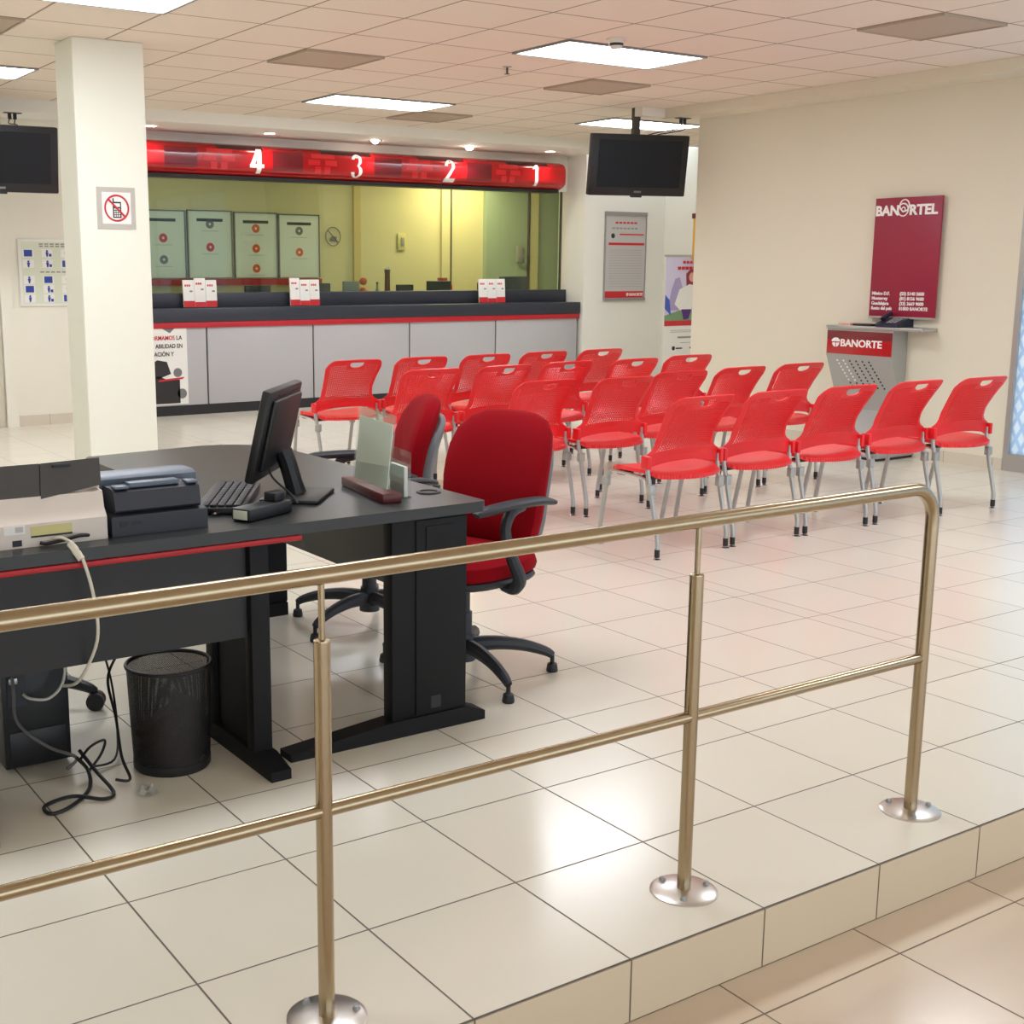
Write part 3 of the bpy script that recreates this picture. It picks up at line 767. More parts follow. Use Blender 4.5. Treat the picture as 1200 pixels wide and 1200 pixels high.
# ------------------------------------------------------------------ under the desk
t = thing('waste_bin', 'black wire mesh waste bin under the desk', 'bin', (1.315, 3.425, 0))
MB().lathe([(.112, .012), (.118, .15), (.124, .312)], n=40).build('mesh_wall', 'wire', t)
MB().tube([(.124*math.cos(2*PI*k/40), .124*math.sin(2*PI*k/40), .313) for k in range(41)], .0065, 8).build('rim', 'black', t)
MB().lathe([(0, 0), (.110, 0), (.114, .006), (.114, .028), (.110, .030)], n=40).build('bottom_band', 'black', t)
random.seed(3); mb = MB(); RN, RZ = 26, 12; rg = []
for j in range(RZ+1):
    z = .012+.19*j/RZ
    rg.append([])
    for k in range(RN):
        a = 2*PI*k/RN
        rr = (.088+.010*math.sin(3*a+j*.8)+.008*math.sin(7*a-j*1.7))*(1 if j < RZ-3 else (.9, .68, .38, .1)[j-RZ+3])+random.uniform(-.004, .004)
        rg[-1].append(mb.bm.verts.new((rr*math.cos(a), rr*math.sin(a), z+.035*math.cos(a+.5)*(j/RZ)+random.uniform(-.004, .004))))
for a, b in zip(rg, rg[1:]):
    for k in range(RN): mb.bm.faces.new((a[k], a[(k+1) % RN], b[(k+1) % RN], b[k]))
mb.bm.faces.new(rg[0][::-1]); mb.bm.faces.new(rg[-1])
tag(mb.build('rubbish', 'bag', off=(1.315, 3.425, 0)), 'crumpled brown paper rubbish inside the mesh bin', 'rubbish')
t = thing('computer_tower', 'black computer tower with trailing cables under the desk', 'computer', (.97, 3.61, 0))
MB().box(.875, 1.07, 3.61, 3.80, .01, .42, bev=.004).build('case', 'black', t, world=True)
io = MB(); io.box(.89, .945, 3.606, 3.611, .20, .36).box(.955, 1.05, 3.606, 3.611, .30, .37); io.build('port_panel', 'armp', t, world=True)
MB().box(.89, 1.055, 3.606, 3.611, .03, .12, bev=.002).build('power_supply', 'black', t, world=True)
for y in (.33, .30, .27): MB().box(.895, .92, 3.597, 3.607, y, y+.018, bev=.002).build('connector', 'alu', t, world=True)
def cable(name, pts, r, m, label, n=8): return tag(MB().tube(pts, r, n, 6).build(name, m), label, 'cable')
cable('cable', [(.965, 3.312, .748), (.98, 3.28, .752), (1.0, 3.25, .735), (1.01, 3.215, .70), (1.03, 3.205, .60), (1.035, 3.21, .48), (1.01, 3.30, .35), (1.0, 3.42, .30)], .0045, 'cabw', 'long off-white cable hanging from the ivory printer over the desk edge')
tag(MB().cyl((.985, 3.243, .745), (1.005, 3.214, .705), .010, n=12).build('ferrite_core', 'cabw'), 'white ferrite core clipped on the hanging printer cable', 'ferrite core')
cable('cable', [(1.06, 3.318, .745), (1.03, 3.30, .75), (.99, 3.295, .745), (.94, 3.30, .738), (.925, 3.305, .742)], .005, 'cabk', 'short black plug lead behind the ivory printer')
cable('cable', [(1.03, 3.60, .40), (1.05, 3.57, .33), (1.04, 3.565, .26), (1.0, 3.57, .22), (.95, 3.58, .225), (.935, 3.60, .235)], .0045, 'cabw', 'off-white cable looping into the computer tower')
cable('cable', [(.905, 3.598, .33), (.90, 3.57, .25), (.90, 3.565, .18), (.93, 3.55, .13), (.99, 3.53, .08), (1.05, 3.50, .05), (1.02, 3.50, .02)], .005, 'cabg', 'grey cable sagging down the back of the computer tower')
cable('cable', [(1.05, 3.50, .05), (1.07, 3.46, .02), (1.04, 3.36, .006), (.96, 3.27, .006), (.90, 3.25, .006), (.90, 3.31, .006), (.98, 3.32, .012), (1.05, 3.27, .006), (1.09, 3.30, .006), (1.08, 3.42, .03), (1.06, 3.50, .07)], .0055, 'cabk', 'black power cord looped on the floor beside the computer tower')
cable('cable', [(1.06, 3.50, .04), (1.08, 3.46, .09), (1.12, 3.45, .105), (1.11, 3.46, .06), (1.07, 3.46, .015)], .004, 'cabk', 'bundled black cord standing in a tied loop')
cable('cable', [(1.12, 3.37, .012), (1.16, 3.36, .008), (1.165, 3.44, .05), (1.20, 3.58, .12), (1.22, 3.70, .20), (1.26, 3.72, .27), (1.26, 3.60, .36)], .0045, 'cabk', 'black cord running along the left side of the mesh bin')
cable('cable', [(1.09, 3.50, .012), (1.17, 3.52, .012), (1.23, 3.66, .05), (1.25, 3.75, .16), (1.24, 3.78, .25), (1.19, 3.70, .33), (1.16, 3.55, .40)], .0035, 'cabk', 'thin black cord hanging beside the castered chair')
mb = MB(); bm = mb.bm; g = {}
for i in range(6):
    for j in range(6): g[i, j] = bm.verts.new((1.15+.045*i/5+.008*math.sin(j*2), 3.22+.075*j/5+.006*math.sin(i*3), .003+.022*(math.sin(i*1.1+.2)**2)*(1-.5*abs(math.sin(j*1.4)))))
for i in range(5):
    for j in range(5): bm.faces.new((g[i, j], g[i+1, j], g[i+1, j+1], g[i, j+1]))
bmesh.ops.solidify(bm, geom=bm.faces[:], thickness=.0012)
tag(mb.build('paper_scrap', 'label'), 'crumpled white paper scrap on the floor before the bin', 'paper scrap')

# ------------------------------------------------------------------ teller counter
YC = 12.0
t = thing('teller_counter', 'long grey panelled teller counter with dark ledge', 'counter', (7.2, YC, 0))
xs = [4.36, 5.135, 6.341, 7.542, 8.716, 9.93]
for a, b in zip(xs, xs[1:]):
    MB().box(a+.008, b-.008, YC, YC+.03, .10, .872, bev=.003).build('panel', 'ctrgrey', t, world=True)
MB().box(4.36, 9.93, YC+.012, YC+.5, .0, .90).build('carcass', 'kick', t, world=True)
MB().box(4.36, 9.93, YC+.004, YC+.02, 0, .10).build('kick_plate', 'kick', t, world=True)
MB().box(4.36, 9.945, YC-.02, YC+.03, .868, .925, bev=.004).build('red_strip', 'ctrred', t, world=True)
MB().box(4.36, 9.95, YC-.03, YC+.34, .925, 1.06, bev=.006).build('ledge', 'ctrdark', t, world=True)
MB().box(4.36, 9.95, YC+.25, YC+.42, 1.06, 1.205, bev=.006).build('upper_ledge', 'ctrdark', t, world=True)
cw_ = thing('clerk_worktop', 'dark worktop on the clerks side behind the teller glass', 'worktop', (7.2, YC+.75, .8))
MB().box(4.36, 9.95, YC+.53, YC+1.0, .80, .84).build('top', 'ctrdark', cw_, world=True)
for x in (4.6, 7.2, 9.7): MB().box(x-.02, x+.02, YC+.55, YC+.98, 0, .80).build('support', 'kick', cw_, world=True)
t = thing('glass_screen', 'tall teller glass screen standing on the counter ledge', 'glass screen', (7.2, YC+.33, 1.205))
gx = [4.36, 5.53, 6.74, 7.95, 9.16, 9.90]
for a, b in zip([4.36, 9.0], [9.0-.006, 9.90]):
    MB().box(a, b, YC+.325, YC+.335, 1.205, 2.36).build('pane', 'glass', t, world=True, smooth=False)
MB().box(9.90, 9.915, YC+.315, YC+.345, 1.205, 2.36).build('edge_profile', 'camg', t, world=True)
# leaflet holders
def leaflets(xa, xb, label):
    xc = (xa+xb)/2; w_ = xb-xa
    t = thing('leaflet_holder', label, 'leaflet holder', (xc, YC+.16, 1.06), 0, 'leaflet holders on the teller ledge')
    ln = Matrix.Translation((0, 0, .006)) @ Matrix.Rotation(R(-4), 4, 'X')
    MB().box(-w_/2, w_/2, -.05, .06, 0, .005).box(-w_/2, w_/2, .012, .016, 0, .20, mtx=ln).build('stand', 'acry', t, smooth=False)
    n = 3; cw = w_/n
    for k in range(n):
        h = .27+(.018 if k == (0 if xc < 6.6 and xc > 5.5 else 1) else 0)*(1 if xc < 8 else 0)
        a = -w_/2+k*cw+.001; b = a+cw-.003
        lf = MB().box(a, b, -.006, .008, .0, h, mtx=ln).build('leaflet', 'label', t, smooth=False)
        MB().box(a, b, -.0075, -.006, 0, .05+.012*(k != 1), mtx=ln).build('red_band', 'txtr', lf, smooth=False)
        ttl = MB()
        for q in range(3): ttl.box(a+.018+q*.022, a+.034+q*.022, -.0075, -.006, h-.065, h-.045, mtx=ln)
        ttl.build('title_print', 'txtr', lf, smooth=False)
        MB().box(b-.05, b-.02, -.0075, -.006, h-.12, h-.105, mtx=ln).build('small_print', 'grey', lf, smooth=False)
    return t
leaflets(4.965, 5.33, 'red and white leaflet stand on the ledge under numeral 4')
leaflets(6.16, 6.51, 'red and white leaflet stand on the ledge left of numeral 3')
leaflets(8.59, 8.965, 'red and white leaflet stand on the ledge between numerals 2 and 1')
# numbered sign
t = thing('teller_sign', 'long red curved sign with numerals 4 3 2 1 over the teller windows', 'sign', (7.05, 12.15, 2.5))
def fas(mb, xa, xb, z0, z1, lift):
    """strip of the bulging sign face between heights z0..z1"""
    n = 10; bm = mb.bm; r = []
    for k in range(n+1):
        z = z0+(z1-z0)*k/n; u = (z-2.52)/.155
        y = 12.26-.24*(1-.55*abs(u)**5)-lift
        r.append((bm.verts.new((xa, y, z)), bm.verts.new((xb, y, z)), bm.verts.new((xa, y+.004+lift, z)), bm.verts.new((xb, y+.004+lift, z))))
    for a, b in zip(r, r[1:]):
        bm.faces.new((a[0], a[1], b[1], b[0])); bm.faces.new((a[3], a[2], b[2], b[3])); bm.faces.new((a[2], a[0], b[0], b[2])); bm.faces.new((a[1], a[3], b[3], b[1]))
    for a in (r[0], r[-1]): bm.faces.new((a[0], a[1], a[3], a[2]))
    return mb
prof = [(12.26-.24*(1-.55*abs((z-2.52)/.155)**5), z) for z in [2.365+.31*k/20 for k in range(21)]]
MB().prism_x([(12.30, 2.365)]+prof+[(12.30, 2.675)], 4.36, 9.72).build('body', 'signred', t, world=True)
MB().prism_x([(12.30, 2.332), (12.13, 2.332), (12.12, 2.3649), (12.30, 2.3649)], 4.36, 9.70).build('black_edge', 'kick', t, world=True)
for k, xc in enumerate((5.72, 6.88, 8.075, 9.27)):
    fas(MB(), xc-.98+.02, xc-.62, 2.367, 2.673, .0015).build('maroon_block', 'signmar', t, world=True)
    fas(MB(), xc-.40, xc+.20 if k else xc+.1, 2.615, 2.673, .0015).build('dark_block', 'signdk', t, world=True)
    lg = MB()
    for (a, b, z0, z1) in ((-.40, -.13, 2.57, 2.615), (-.44, -.30, 2.50, 2.555), (-.24, -.10, 2.50, 2.555), (-.36, -.29, 2.42, 2.49), (-.25, -.18, 2.42, 2.49)):
        fas(lg, xc-.12+a, xc-.12+b, z0, z1, .003)
    lg.build('emblem', 'signlogo', t, world=True)
def numeral(ch, xc):
    """bold condensed numerals drawn as polygons"""
    w_, h = .075, .235
    z0 = 2.395
    mb = MB()
    o = (xc, 12.012, z0); u = (1, 0, 0); v = (0, 0, h)
    if ch == '1': polys = [[(-.012, 0), (.03, 0), (.03, 1), (-.002, 1), (-.05, .88), (-.05, .77), (-.012, .82)]]
    elif ch == '4': polys = [[(.0, 0), (.05, 0), (.05, 1), (.0, 1)], [(-.078, .22), (.078, .22), (.078, .37), (-.078, .37)], [(-.078, .30), (-.03, .30), (.04, 1), (-.002, 1)]]
    else: polys = []
    for p in polys:
        mb.prism(p, o, u, v, .012)
    def arc(cx, cz, rx, rz, a0, a1, t_):
        n = 14; P_ = []
        for k in range(n+1):
            a = R(a0+(a1-a0)*k/n); P_.append((cx+rx*math.cos(a), cz+rz*math.sin(a)))
        for k in range(n, -1, -1):
            a = R(a0+(a1-a0)*k/n); P_.append((cx+(rx-t_)*math.cos(a), cz+(rz-t_*.55/h*.45)*math.sin(a)))
        for k in range(n):
            mb.prism([P_[k], P_[k+1], P_[2*n-k], P_[2*n+1-k]], o, u, v, .012)
    if ch == '3':
        arc(-.005, .745, .06, .255, 170, -75, .034); arc(-.005, .27, .068, .27, 75, -170, .038)
    if ch == '2':
        arc(-.002, .70, .066, .30, 175, -15, .038)
        mb.prism([(-.07, 0), (.07, 0), (.07, .16), (-.07, .16)], o, u, v, .012)
        mb.prism([(-.07, .1), (-.02, .13), (.064, .66), (.022, .62)], o, u, v, .012)
    return mb
for ch, xc in (('4', 5.74), ('3', 6.90), ('2', 8.08), ('1', 9.28)):
    nm = numeral(ch, xc)
    for k in range(1, 12):
        bmesh.ops.bisect_plane(nm.bm, geom=nm.bm.verts[:]+nm.bm.edges[:]+nm.bm.faces[:], plane_co=(0, 0, 2.395+.235*k/12), plane_no=(0, 0, 1))
    for v in nm.bm.verts:
        v.co.y = 12.26-.24*(1-.55*abs((v.co.z-2.52)/.155)**5)-(.006 if v.co.y < 12.018 else -.002)
    nm.build('numeral', 'txtw', t, world=True, smooth=False)
# poster on the counter front, mostly behind the pillar
t = thing('poster', 'black and white poster fixed to the counter front beside the pillar', 'poster', (4.64, YC-.008, .49))
MB().box(4.36, 4.917, YC-.008, YC-.001, .115, .866).build('sheet', 'label', t, world=True, smooth=False)
for s_, z, m_ in (('ORMAMOS', .755, 'txtr'),): text('lettering', s_, t, (4.79, YC-.009, z), FX, FZ, .058, m_, .001, .86, 'RIGHT')
text('lettering', 'LA', t, (4.805, YC-.009, .755), FX, FZ, .058, 'txtk', .001, .9)
text('lettering', 'ABILIDAD EN', t, (4.87, YC-.009, .675), FX, FZ, .058, 'txtk', .001, .82, 'RIGHT')
text('lettering', 'ACIÓN Y', t, (4.775, YC-.009, .597), FX, FZ, .058, 'txtk', .001, .86, 'RIGHT')
ph = MB(); o = (0, YC-.0085, 0)
ph.prism(rect(4.36, 4.83, .125, .36), o, FX, FZ, .001); ph.prism([(4.45, .36), (4.62, .40), (4.70, .36)], o, FX, FZ, .001)
ph.prism([(4.40, .45), (4.60, .56), (4.70, .54), (4.74, .42), (4.62, .38), (4.46, .38)], o, FX, FZ, .001); ph.build('dark_photo_print', 'txtk', t, world=True, smooth=False)
for pp in (disc(4.81, .43, .045), disc(4.85, .22, .05), [(4.66, .868), (4.74, .82), (4.79, .868)]):
    MB().prism(pp, o, FX, FZ, .001).build('grey_photo_print', 'grey', t, world=True, smooth=False)
MB().prism([(4.60, .345), (4.86, .365), (4.88, .385), (4.62, .365)], (0, YC-.0098, 0), FX, FZ, .0008).build('red_print', 'txtr', t, world=True, smooth=False)

# ------------------------------------------------------------------ teller interior things
YI = 14.49
def board(xa, xb, z0, z1, label, dots, m_dot='orange', tint='tboard'):
    t = thing('notice_board', label, 'notice board', ((xa+xb)/2, YI, (z0+z1)/2))
    MB().box(xa+.012, xb-.012, YI-.02, YI, z0, z1).build('sheet', tint, t, world=True, smooth=False)
    f = MB().box(xa, xa+.014, YI-.03, YI, z0, z1).box(xb-.014, xb, YI-.03, YI, z0, z1).box(xa, xb, YI-.03, YI, z1, z1+.014); f.build('frame', 'grey', t, world=True, smooth=False)
    MB().box(xa+.12, xb-.12, YI-.022, YI-.02, z1-.12, z1-.085).build('title_print', 'txtk', t, world=True, smooth=False)
    for z, m_ in dots:
        dsc = MB().prism(disc((xa+xb)/2, z, .052), (0, YI-.022, 0), FX, FZ, .002).build('round_print', m_, t, world=True, smooth=False)
        MB().prism(disc((xa+xb)/2, z, .014), (0, YI-.0235, 0), FX, FZ, .001).build('round_centre', tint, dsc, off=(-(xa+xb)/2, -YI, -(z0+z1)/2), smooth=False)
        MB().box((xa+xb)/2-.11, (xa+xb)/2+.11, YI-.022, YI-.02, z-.085, z-.075).build('caption_print', 'lgrey', t, world=True, smooth=False)
board(5.40, 5.96, 1.34, 2.11, 'white notice board behind the glass next to the pillar', ((1.80, 'txtr'), (1.55, 'grey')))
board(5.985, 6.56, 1.34, 2.12, 'white notice board behind the glass above the left leaflet stand', ((1.97, 'grey'), (1.70, 'txtr')))
board(6.585, 7.165, 1.34, 2.11, 'white notice board with three orange circles behind the glass', ((1.93, 'orange'), (1.69, 'orange'), (1.45, 'orange')))
board(7.18, 7.755, 1.34, 2.10, 'white notice board with two circles behind the glass, rightmost', ((1.91, 'grey'), (1.65, 'orange')))
tag(MB().box(4.4, 7.76, YI-.06, YI, 1.25, 1.325).build('wall_shelf', 'redtrim'), 'red wall shelf under the notice boards behind glass', 'shelf')
t = thing('prohibition_sign', 'round outline prohibition sign on the wall behind the glass', 'sign', (7.96, YI, 1.85))
MB().tube([(.105*math.cos(2*PI*k/32), -.004, .115*math.sin(2*PI*k/32)) for k in range(33)], .006, 6).build('ring', 'grey', t)
MB().tube([(-.075, -.004, .075), (.075, -.004, -.075)], .006, 6).build('slash', 'grey', t)
MB().box(-.05, .05, -.004, 0, -.06, -.02).box(-.03, .05, -.004, 0, -.02, .0).build('pictogram', 'grey', t)
def strip(name, xa, xb, m_): return struct(name, MB().box(xa, xb, YI-.03, YI+.01, 0, 2.75), m_)
strip('trim_7', 8.25, 8.35, 'trimy'); strip('trim_8', 9.60, 9.735, 'tyel'); struct('trim_9', MB().box(9.735, 9.75, YI-.045, YI+.01, 0, 2.75), 'camg'); struct('trim_10', MB().box(11.0, 11.02, 14.38, 14.43, 0, 2.75), 'camg'); struct('trim_11', MB().box(11.02, 11.17, 14.39, 14.43, 0, 2.75), 'tyel')
t = thing('wall_switch', 'small cream switch plate on the yellow wall behind glass', 'switch', (8.98, YI, 1.80))
MB().box(-.06, .06, -.014, 0, -.11, .11, bev=.004).build('plate', 'labely', t); MB().box(-.015, .035, -.022, -.014, -.06, .05, bev=.003).build('rocker', 'txtg', t)
t = thing('intercom', 'small grey intercom handset on the green wall behind glass', 'intercom', (10.86, 14.42, 1.66))
MB().box(-.05, .05, -.03, 0, -.12, .10, bev=.006).build('body', 'txtg', t); MB().box(-.03, .06, -.05, -.03, -.13, -.06, bev=.006).build('handset', 'grey', t)
# security cameras under the sign, inside
for x, lb in ((4.98, 'dark security camera behind the glass near the pillar'), (7.05, 'dark security camera behind the glass below numeral 3')):
    t = thing('security_camera', lb, 'camera', (x, 12.75, 2.75), 0)
    MB().cyl((0, 0, 0), (0, 0, -.20), .014).build('bracket', 'camg', t)
    MB().cyl((.03, -.07, -.30), (-.05, .09, -.24), .05, .042, n=16).build('housing', 'camg', t)
    MB().cyl((.036, -.082, -.304), (.03, -.07, -.30), .036, n=16).build('lens', 'black', t)
# clutter on the clerks' side
ZT = .84
def machine(x, y, w_, h, d_, label, name='desk_monitor', z0=ZT, m_='eq'):
    t = thing(name, label, 'monitor' if 'monitor' in name else 'machine', (x, y, z0))
    MB().box(-w_/2, w_/2, -.02, .03, h*.35, h, bev=.01).build('housing', m_, t)
    MB().box(-.05, .05, -.02, .02, .012, h*.4, bev=.005).build('neck', m_, t)
    MB().box(-w_/3, w_/3, -d_/2, d_/2, 0, .014, bev=.004).build('stand', m_, t)
machine(6.05, 12.72, .30, .43, .22, 'dark monitor back behind the glass left of the middle leaflet stand')
machine(6.66, 12.72, .10, .43, .1, 'small dark terminal behind the glass right of the middle leaflet stand', 'card_terminal')
machine(6.86, 12.72, .16, .45, .14, 'grey-green terminal behind the glass below numeral 3', 'card_terminal')
machine(7.20, 12.70, .20, .47, .16, 'pale grey terminal behind the glass near the yellow strip', 'card_terminal', m_='txtg')
machine(7.93, 12.72, .22, .43, .16, 'low black terminal behind the glass left of numeral 2', 'card_terminal', m_='black')
machine(8.40, 12.72, .32, .47, .2, 'black sloped monitor behind the glass left of the right leaflet stand', m_='black')
machine(9.03, 12.72, .12, .45, .12, 'dark terminal behind the glass right of the right leaflet stand', 'card_terminal', m_='black')
machine(9.50, 12.72, .40, .52, .2, 'large dark green monitor behind the glass at the right end')
t = thing('vase', 'tall brown wicker vase behind the teller glass', 'vase', (7.68, 12.70, ZT))
MB().lathe([(0, 0), (.03, 0), (.034, .30), (.03, .55), (.036, .60)], n=16).build('body', 'brown', t)
MB().sphere((-.014, 0, .605), .018).sphere((.016, 0, .61), .018).build('white_flowers', 'label', t)
t = thing('bottle', 'small green bottle behind the teller glass', 'bottle', (7.545, 12.70, ZT))
MB().lathe([(0, 0), (.03, 0), (.03, .34), (.012, .39), (.012, .44)], n=14).build('body', 'green', t); MB().cyl((0, 0, .44), (0, 0, .46), .014).build('cap', 'camg', t)
t = thing('figurine', 'small orange round-headed figurine behind the teller glass', 'figurine', (7.36, 12.70, ZT))
MB().lathe([(0, 0), (.07, 0), (.06, .36), (.02, .40)], n=16).build('body', 'orange', t); MB().sphere((0, 0, .47), .045).build('head', 'orange', t)
for x, z, lb in ((8.56, .50, 'small orange box behind the black monitor'), (8.63, .42, 'low orange box beside the right leaflet stand')):
    t = thing('small_box', lb, 'box', (x, 12.88, ZT)); MB().box(-.045, .045, -.04, .04, 0, z, bev=.004).build('carton', 'orange', t); MB().box(-.046, .046, -.041, .041, z*.88, z+.004, bev=.002).build('lid', 'txtr', t)

# ------------------------------------------------------------------ televisions
def tv(label, loc, rotz, top):
    t = thing('television', label, 'television', loc, R(rotz))
    W, H = .94, .535; tl = Matrix.Rotation(R(8), 4, 'X')
    MB().box(-W/2, W/2, -.03, .05, -H/2, H/2, bev=.012, mtx=tl).build('housing', 'black', t)
    MB().box(-W/2+.065, W/2-.065, -.032, -.029, -H/2+.075, H/2-.05, mtx=tl).build('screen', 'blackg', t)
    MB().box(-.035, .035, -.033, -.028, -H/2+.028, -H/2+.045, mtx=tl).build('badge', 'grey', t)
    MB().box(-.05, .05, -.025, .02, -H/2-.014, -H/2+.004, bev=.004, mtx=tl).build('sensor', 'black', t)
    p = MB().box(-.03, .03, .05, .11, .0, top-loc[2]); p.box(-.12, .12, .045, .075, -.12, .12); p.build('ceiling_pole', 'camg', t)
    return t
tv('black television hanging from a ceiling pole above the rate board', (8.03, 8.90, 2.372), -18, HC)
tv('black television at the far left, partly behind the pillar', (2.91, 10.95, 2.335), -4, HC)
for x, y, z, lb in ((8.40, 8.74, 2.79, 'black cable plugs in the beam socket beside the hanging television'), (3.195, 11.55, 2.772, 'black cable plug in the bulkhead above the left television')):
    t = thing('cable_plug', lb, 'plug', (x, y, z))
    MB().box(-.07, .08, -.03, .03, -.006, 0).build('socket_plate', 'camg', t)
    MB().cyl((-.02, 0, 0), (-.02, 0, -.055), .016).cyl((.025, 0, 0), (.025, 0, -.055), .016).build('plug', 'black', t)
    q = Vector((8.15, 8.97, 2.64))-Vector((x, y, z)) if x > 5 else Vector((-.09, -.50, -.16))
    MB().tube([(-.02, 0, -.05), (-.03, .0, -.09), (q.x*.6, q.y*.6, q.z*.8), q], .005, 6, 4).tube([(.025, 0, -.05), (.02, .0, -.10), (q.x*.5, q.y*.6, q.z*.9), q+Vector((.06, 0, 0))], .005, 6, 4).build('lead', 'cabk', t)

# ------------------------------------------------------------------ wall signs
t = thing('no_phone_sign', 'square no mobile phones sign on the pillar', 'sign', (2.905, 8.2, 1.835))
MB().box(-.128, .128, -.006, 0, -.132, .132).build('backing', 'signgrey', t, smooth=False)
MB().box(-.096, .096, -.010, -.006, -.10, .10).build('white_panel', 'label', t, smooth=False)
MB().tube([(.078*math.cos(2*PI*k/36), -.012, .08*math.sin(2*PI*k/36)) for k in range(37)], .006, 6).tube([(-.056, -.012, .056), (.056, -.012, -.056)], .0065, 6).build('red_ring', 'txtr', t)
g = MB().box(-.026, .030, -.0115, -.010, -.062, .040).box(-.026, -.018, -.0115, -.010, .04, .062); g.build('phone_pictogram', 'txtk', t, smooth=False)
g = MB().box(-.018, .022, -.0123, -.0115, .008, .030)
for a in range(3):
    for b in range(4): g.box(-.018+a*.0145, -.018+a*.0145+.010, -.0123, -.0115, -.054+b*.0145, -.045+b*.0145)
g.build('phone_keys', 'label', t, smooth=False)
# pictogram board
t = thing('pictogram_board', 'white board of blue safety pictograms on the back wall left of the pillar', 'sign', (3.70, YB-.001, 1.405))
MB().box(3.285, 4.12, YB-.014, YB, 1.105, 1.712, bev=.003).build('board', 'label', t, world=True)
MB().box(3.315, 4.09, YB-.016, YB-.0139, 1.13, 1.69).build('panel', 'cardg', t, world=True, smooth=False)
off_ = (-3.70, -(YB-.001), -1.405)
for r, z in enumerate((1.585, 1.49, 1.345, 1.26, 1.175)):
    for k in range(4):
        x = 3.325+k*.175
        cell = MB().box(x, x+.10, YB-.018, YB-.016, z-.036, z+.036).build('cell', 'label', t, world=True, smooth=False)
        MB().box(x+.108, x+.158, YB-.018, YB-.016, z-.036, z+.036).build('caption_cell', 'cardg', t, world=True, smooth=False)
        pict = MB()
        if (r+k) % 3 == 0: pict.box(x+.012, x+.088, YB-.019, YB-.018, z-.03, z+.03)
        else:
            pict.prism(disc(x+.05, z+.02, .010, 10), (0, YB-.019, 0), FX, FZ, .001); pict.prism([(x+.036, z+.010), (x+.044, z-.032), (x+.056, z-.032), (x+.064, z+.010)], (0, YB-.019, 0), FX, FZ, .001)
            if k % 2: pict.box(x+.066, x+.09, YB-.019, YB-.018, z-.03, z-.004)
        pict.build('pictogram', 'txtb', cell, off=off_, smooth=False)
hd = MB()
for z in (1.668, 1.648, 1.415): 
    for k in range(9): hd.box(3.48+k*.05, 3.515+k*.05, YB-.018, YB-.016, z-.006, z+.006)
hd.build('heading_print', 'txtg', t, world=True, smooth=False)
t.location.y -= .003
# rate board
t = thing('rate_board', 'framed grey rates board on the wall under the television', 'sign', (10.60, YB, 1.6))
xa, xb, z0, z1 = 10.285, 10.925, 1.10, 2.095
MB().box(xa, xb, YB-.015, YB, z0, z1).build('sheet', 'lgrey', t, world=True, smooth=False)
MB().box(xa-.012, xb+.012, YB-.03, YB, z1-.01, z1+.035).box(xa-.012, xb+.012, YB-.03, YB, z0-.03, z0).box(xa-.012, xa, YB-.022, YB, z0, z1).box(xb, xb+.012, YB-.022, YB, z0, z1).build('frame', 'txtg', t, world=True, smooth=False)
MB().box(xa+.01, xb-.01, YB-.017, YB-.015, z0+.005, z0+.085).build('red_band', 'txtr', t, world=True, smooth=False)
MB().box(xa+.05, xb-.02, YB-.017, YB-.015, 1.735, 1.765).build('red_band', 'txtr', t, world=True, smooth=False)
g = MB()
for k in range(15): g.box(xa+.06, xb-.04, YB-.016, YB-.0149, 1.24+k*.031, 1.243+k*.031)
for k in range(7): g.box(xa+.10+k*.06, xa+.145+k*.06, YB-.016, YB-.0149, 1.925, 1.945)
g.build('printed_lines', 'txtg', t, world=True, smooth=False)
g = MB(); g.box(xa+.22, xb-.03, YB-.016, YB-.0149, 1.855, 1.872)
for k in range(6): g.box(xa+.15+k*.06, xa+.195+k*.06, YB-.016, YB-.0149, 1.99, 2.012)
g.build('red_print', 'txtr', t, world=True, smooth=False)
MB().prism(disc(xa+.115, 1.845, .03), (0, YB-.016, 0), FX, FZ, .001).build('emblem', 'txtk', t, world=True, smooth=False)
text('lettering', 'BANORTE', t, (xa+.40, YB-.018, z0+.028), FX, FZ, .048, 'txtw', .001)
emblem(MB(), (xa+.37, YB-.0185, z0+.045), FX, FZ, .022).build('emblem', 'txtw', t, world=True, smooth=False)
# roll-up banner
YN = 11.0
t = thing('banner', 'tall roll-up advertising banner in the recess beyond the right wall', 'banner', (10.8, YN, 0))
def bp(name, polys, m_, lift):
    g = MB()
    for p in polys: g.prism(p, (0, YN-lift, 0), FX, FZ, .0012)
    return g.build(name, m_, t, world=True, smooth=False)
MB().box(10.40, 11.15, YN, YN+.004, .05, 1.60).build('sheet', 'label', t, world=True, smooth=False)
MB().box(10.38, 11.17, YN-.06, YN+.10, 0, .06, bev=.01).build('cassette', 'alu', t, world=True)
MB().cyl((10.775, YN+.02, .06), (10.775, YN+.02, 1.60), .009).box(10.40, 11.15, YN-.004, YN+.03, 1.59, 1.615).build('support_pole', 'alu', t, world=True)
bp('sky_print', [rect(10.40, 11.15, .86, 1.60)], 'lilac', .001)
bp('sunny_print', [[(10.75, 1.60), (11.15, 1.30), (11.15, 1.60)]], 'yellow', .002)
bp('grass_print', [[(10.40, .86), (11.15, .86), (11.15, .98), (10.80, 1.02), (10.40, .92)]], 'green', .002)
bp('background_figure_print', [[(10.50, 1.22), (10.55, 1.34), (10.62, 1.36), (10.67, 1.24), (10.62, .98), (10.44, .98)]], 'lmauve', .003)
bp('meadow_print', [[(10.40, 1.0), (10.40, 1.16), (10.47, 1.10), (10.50, .92)]], 'blue', .004)
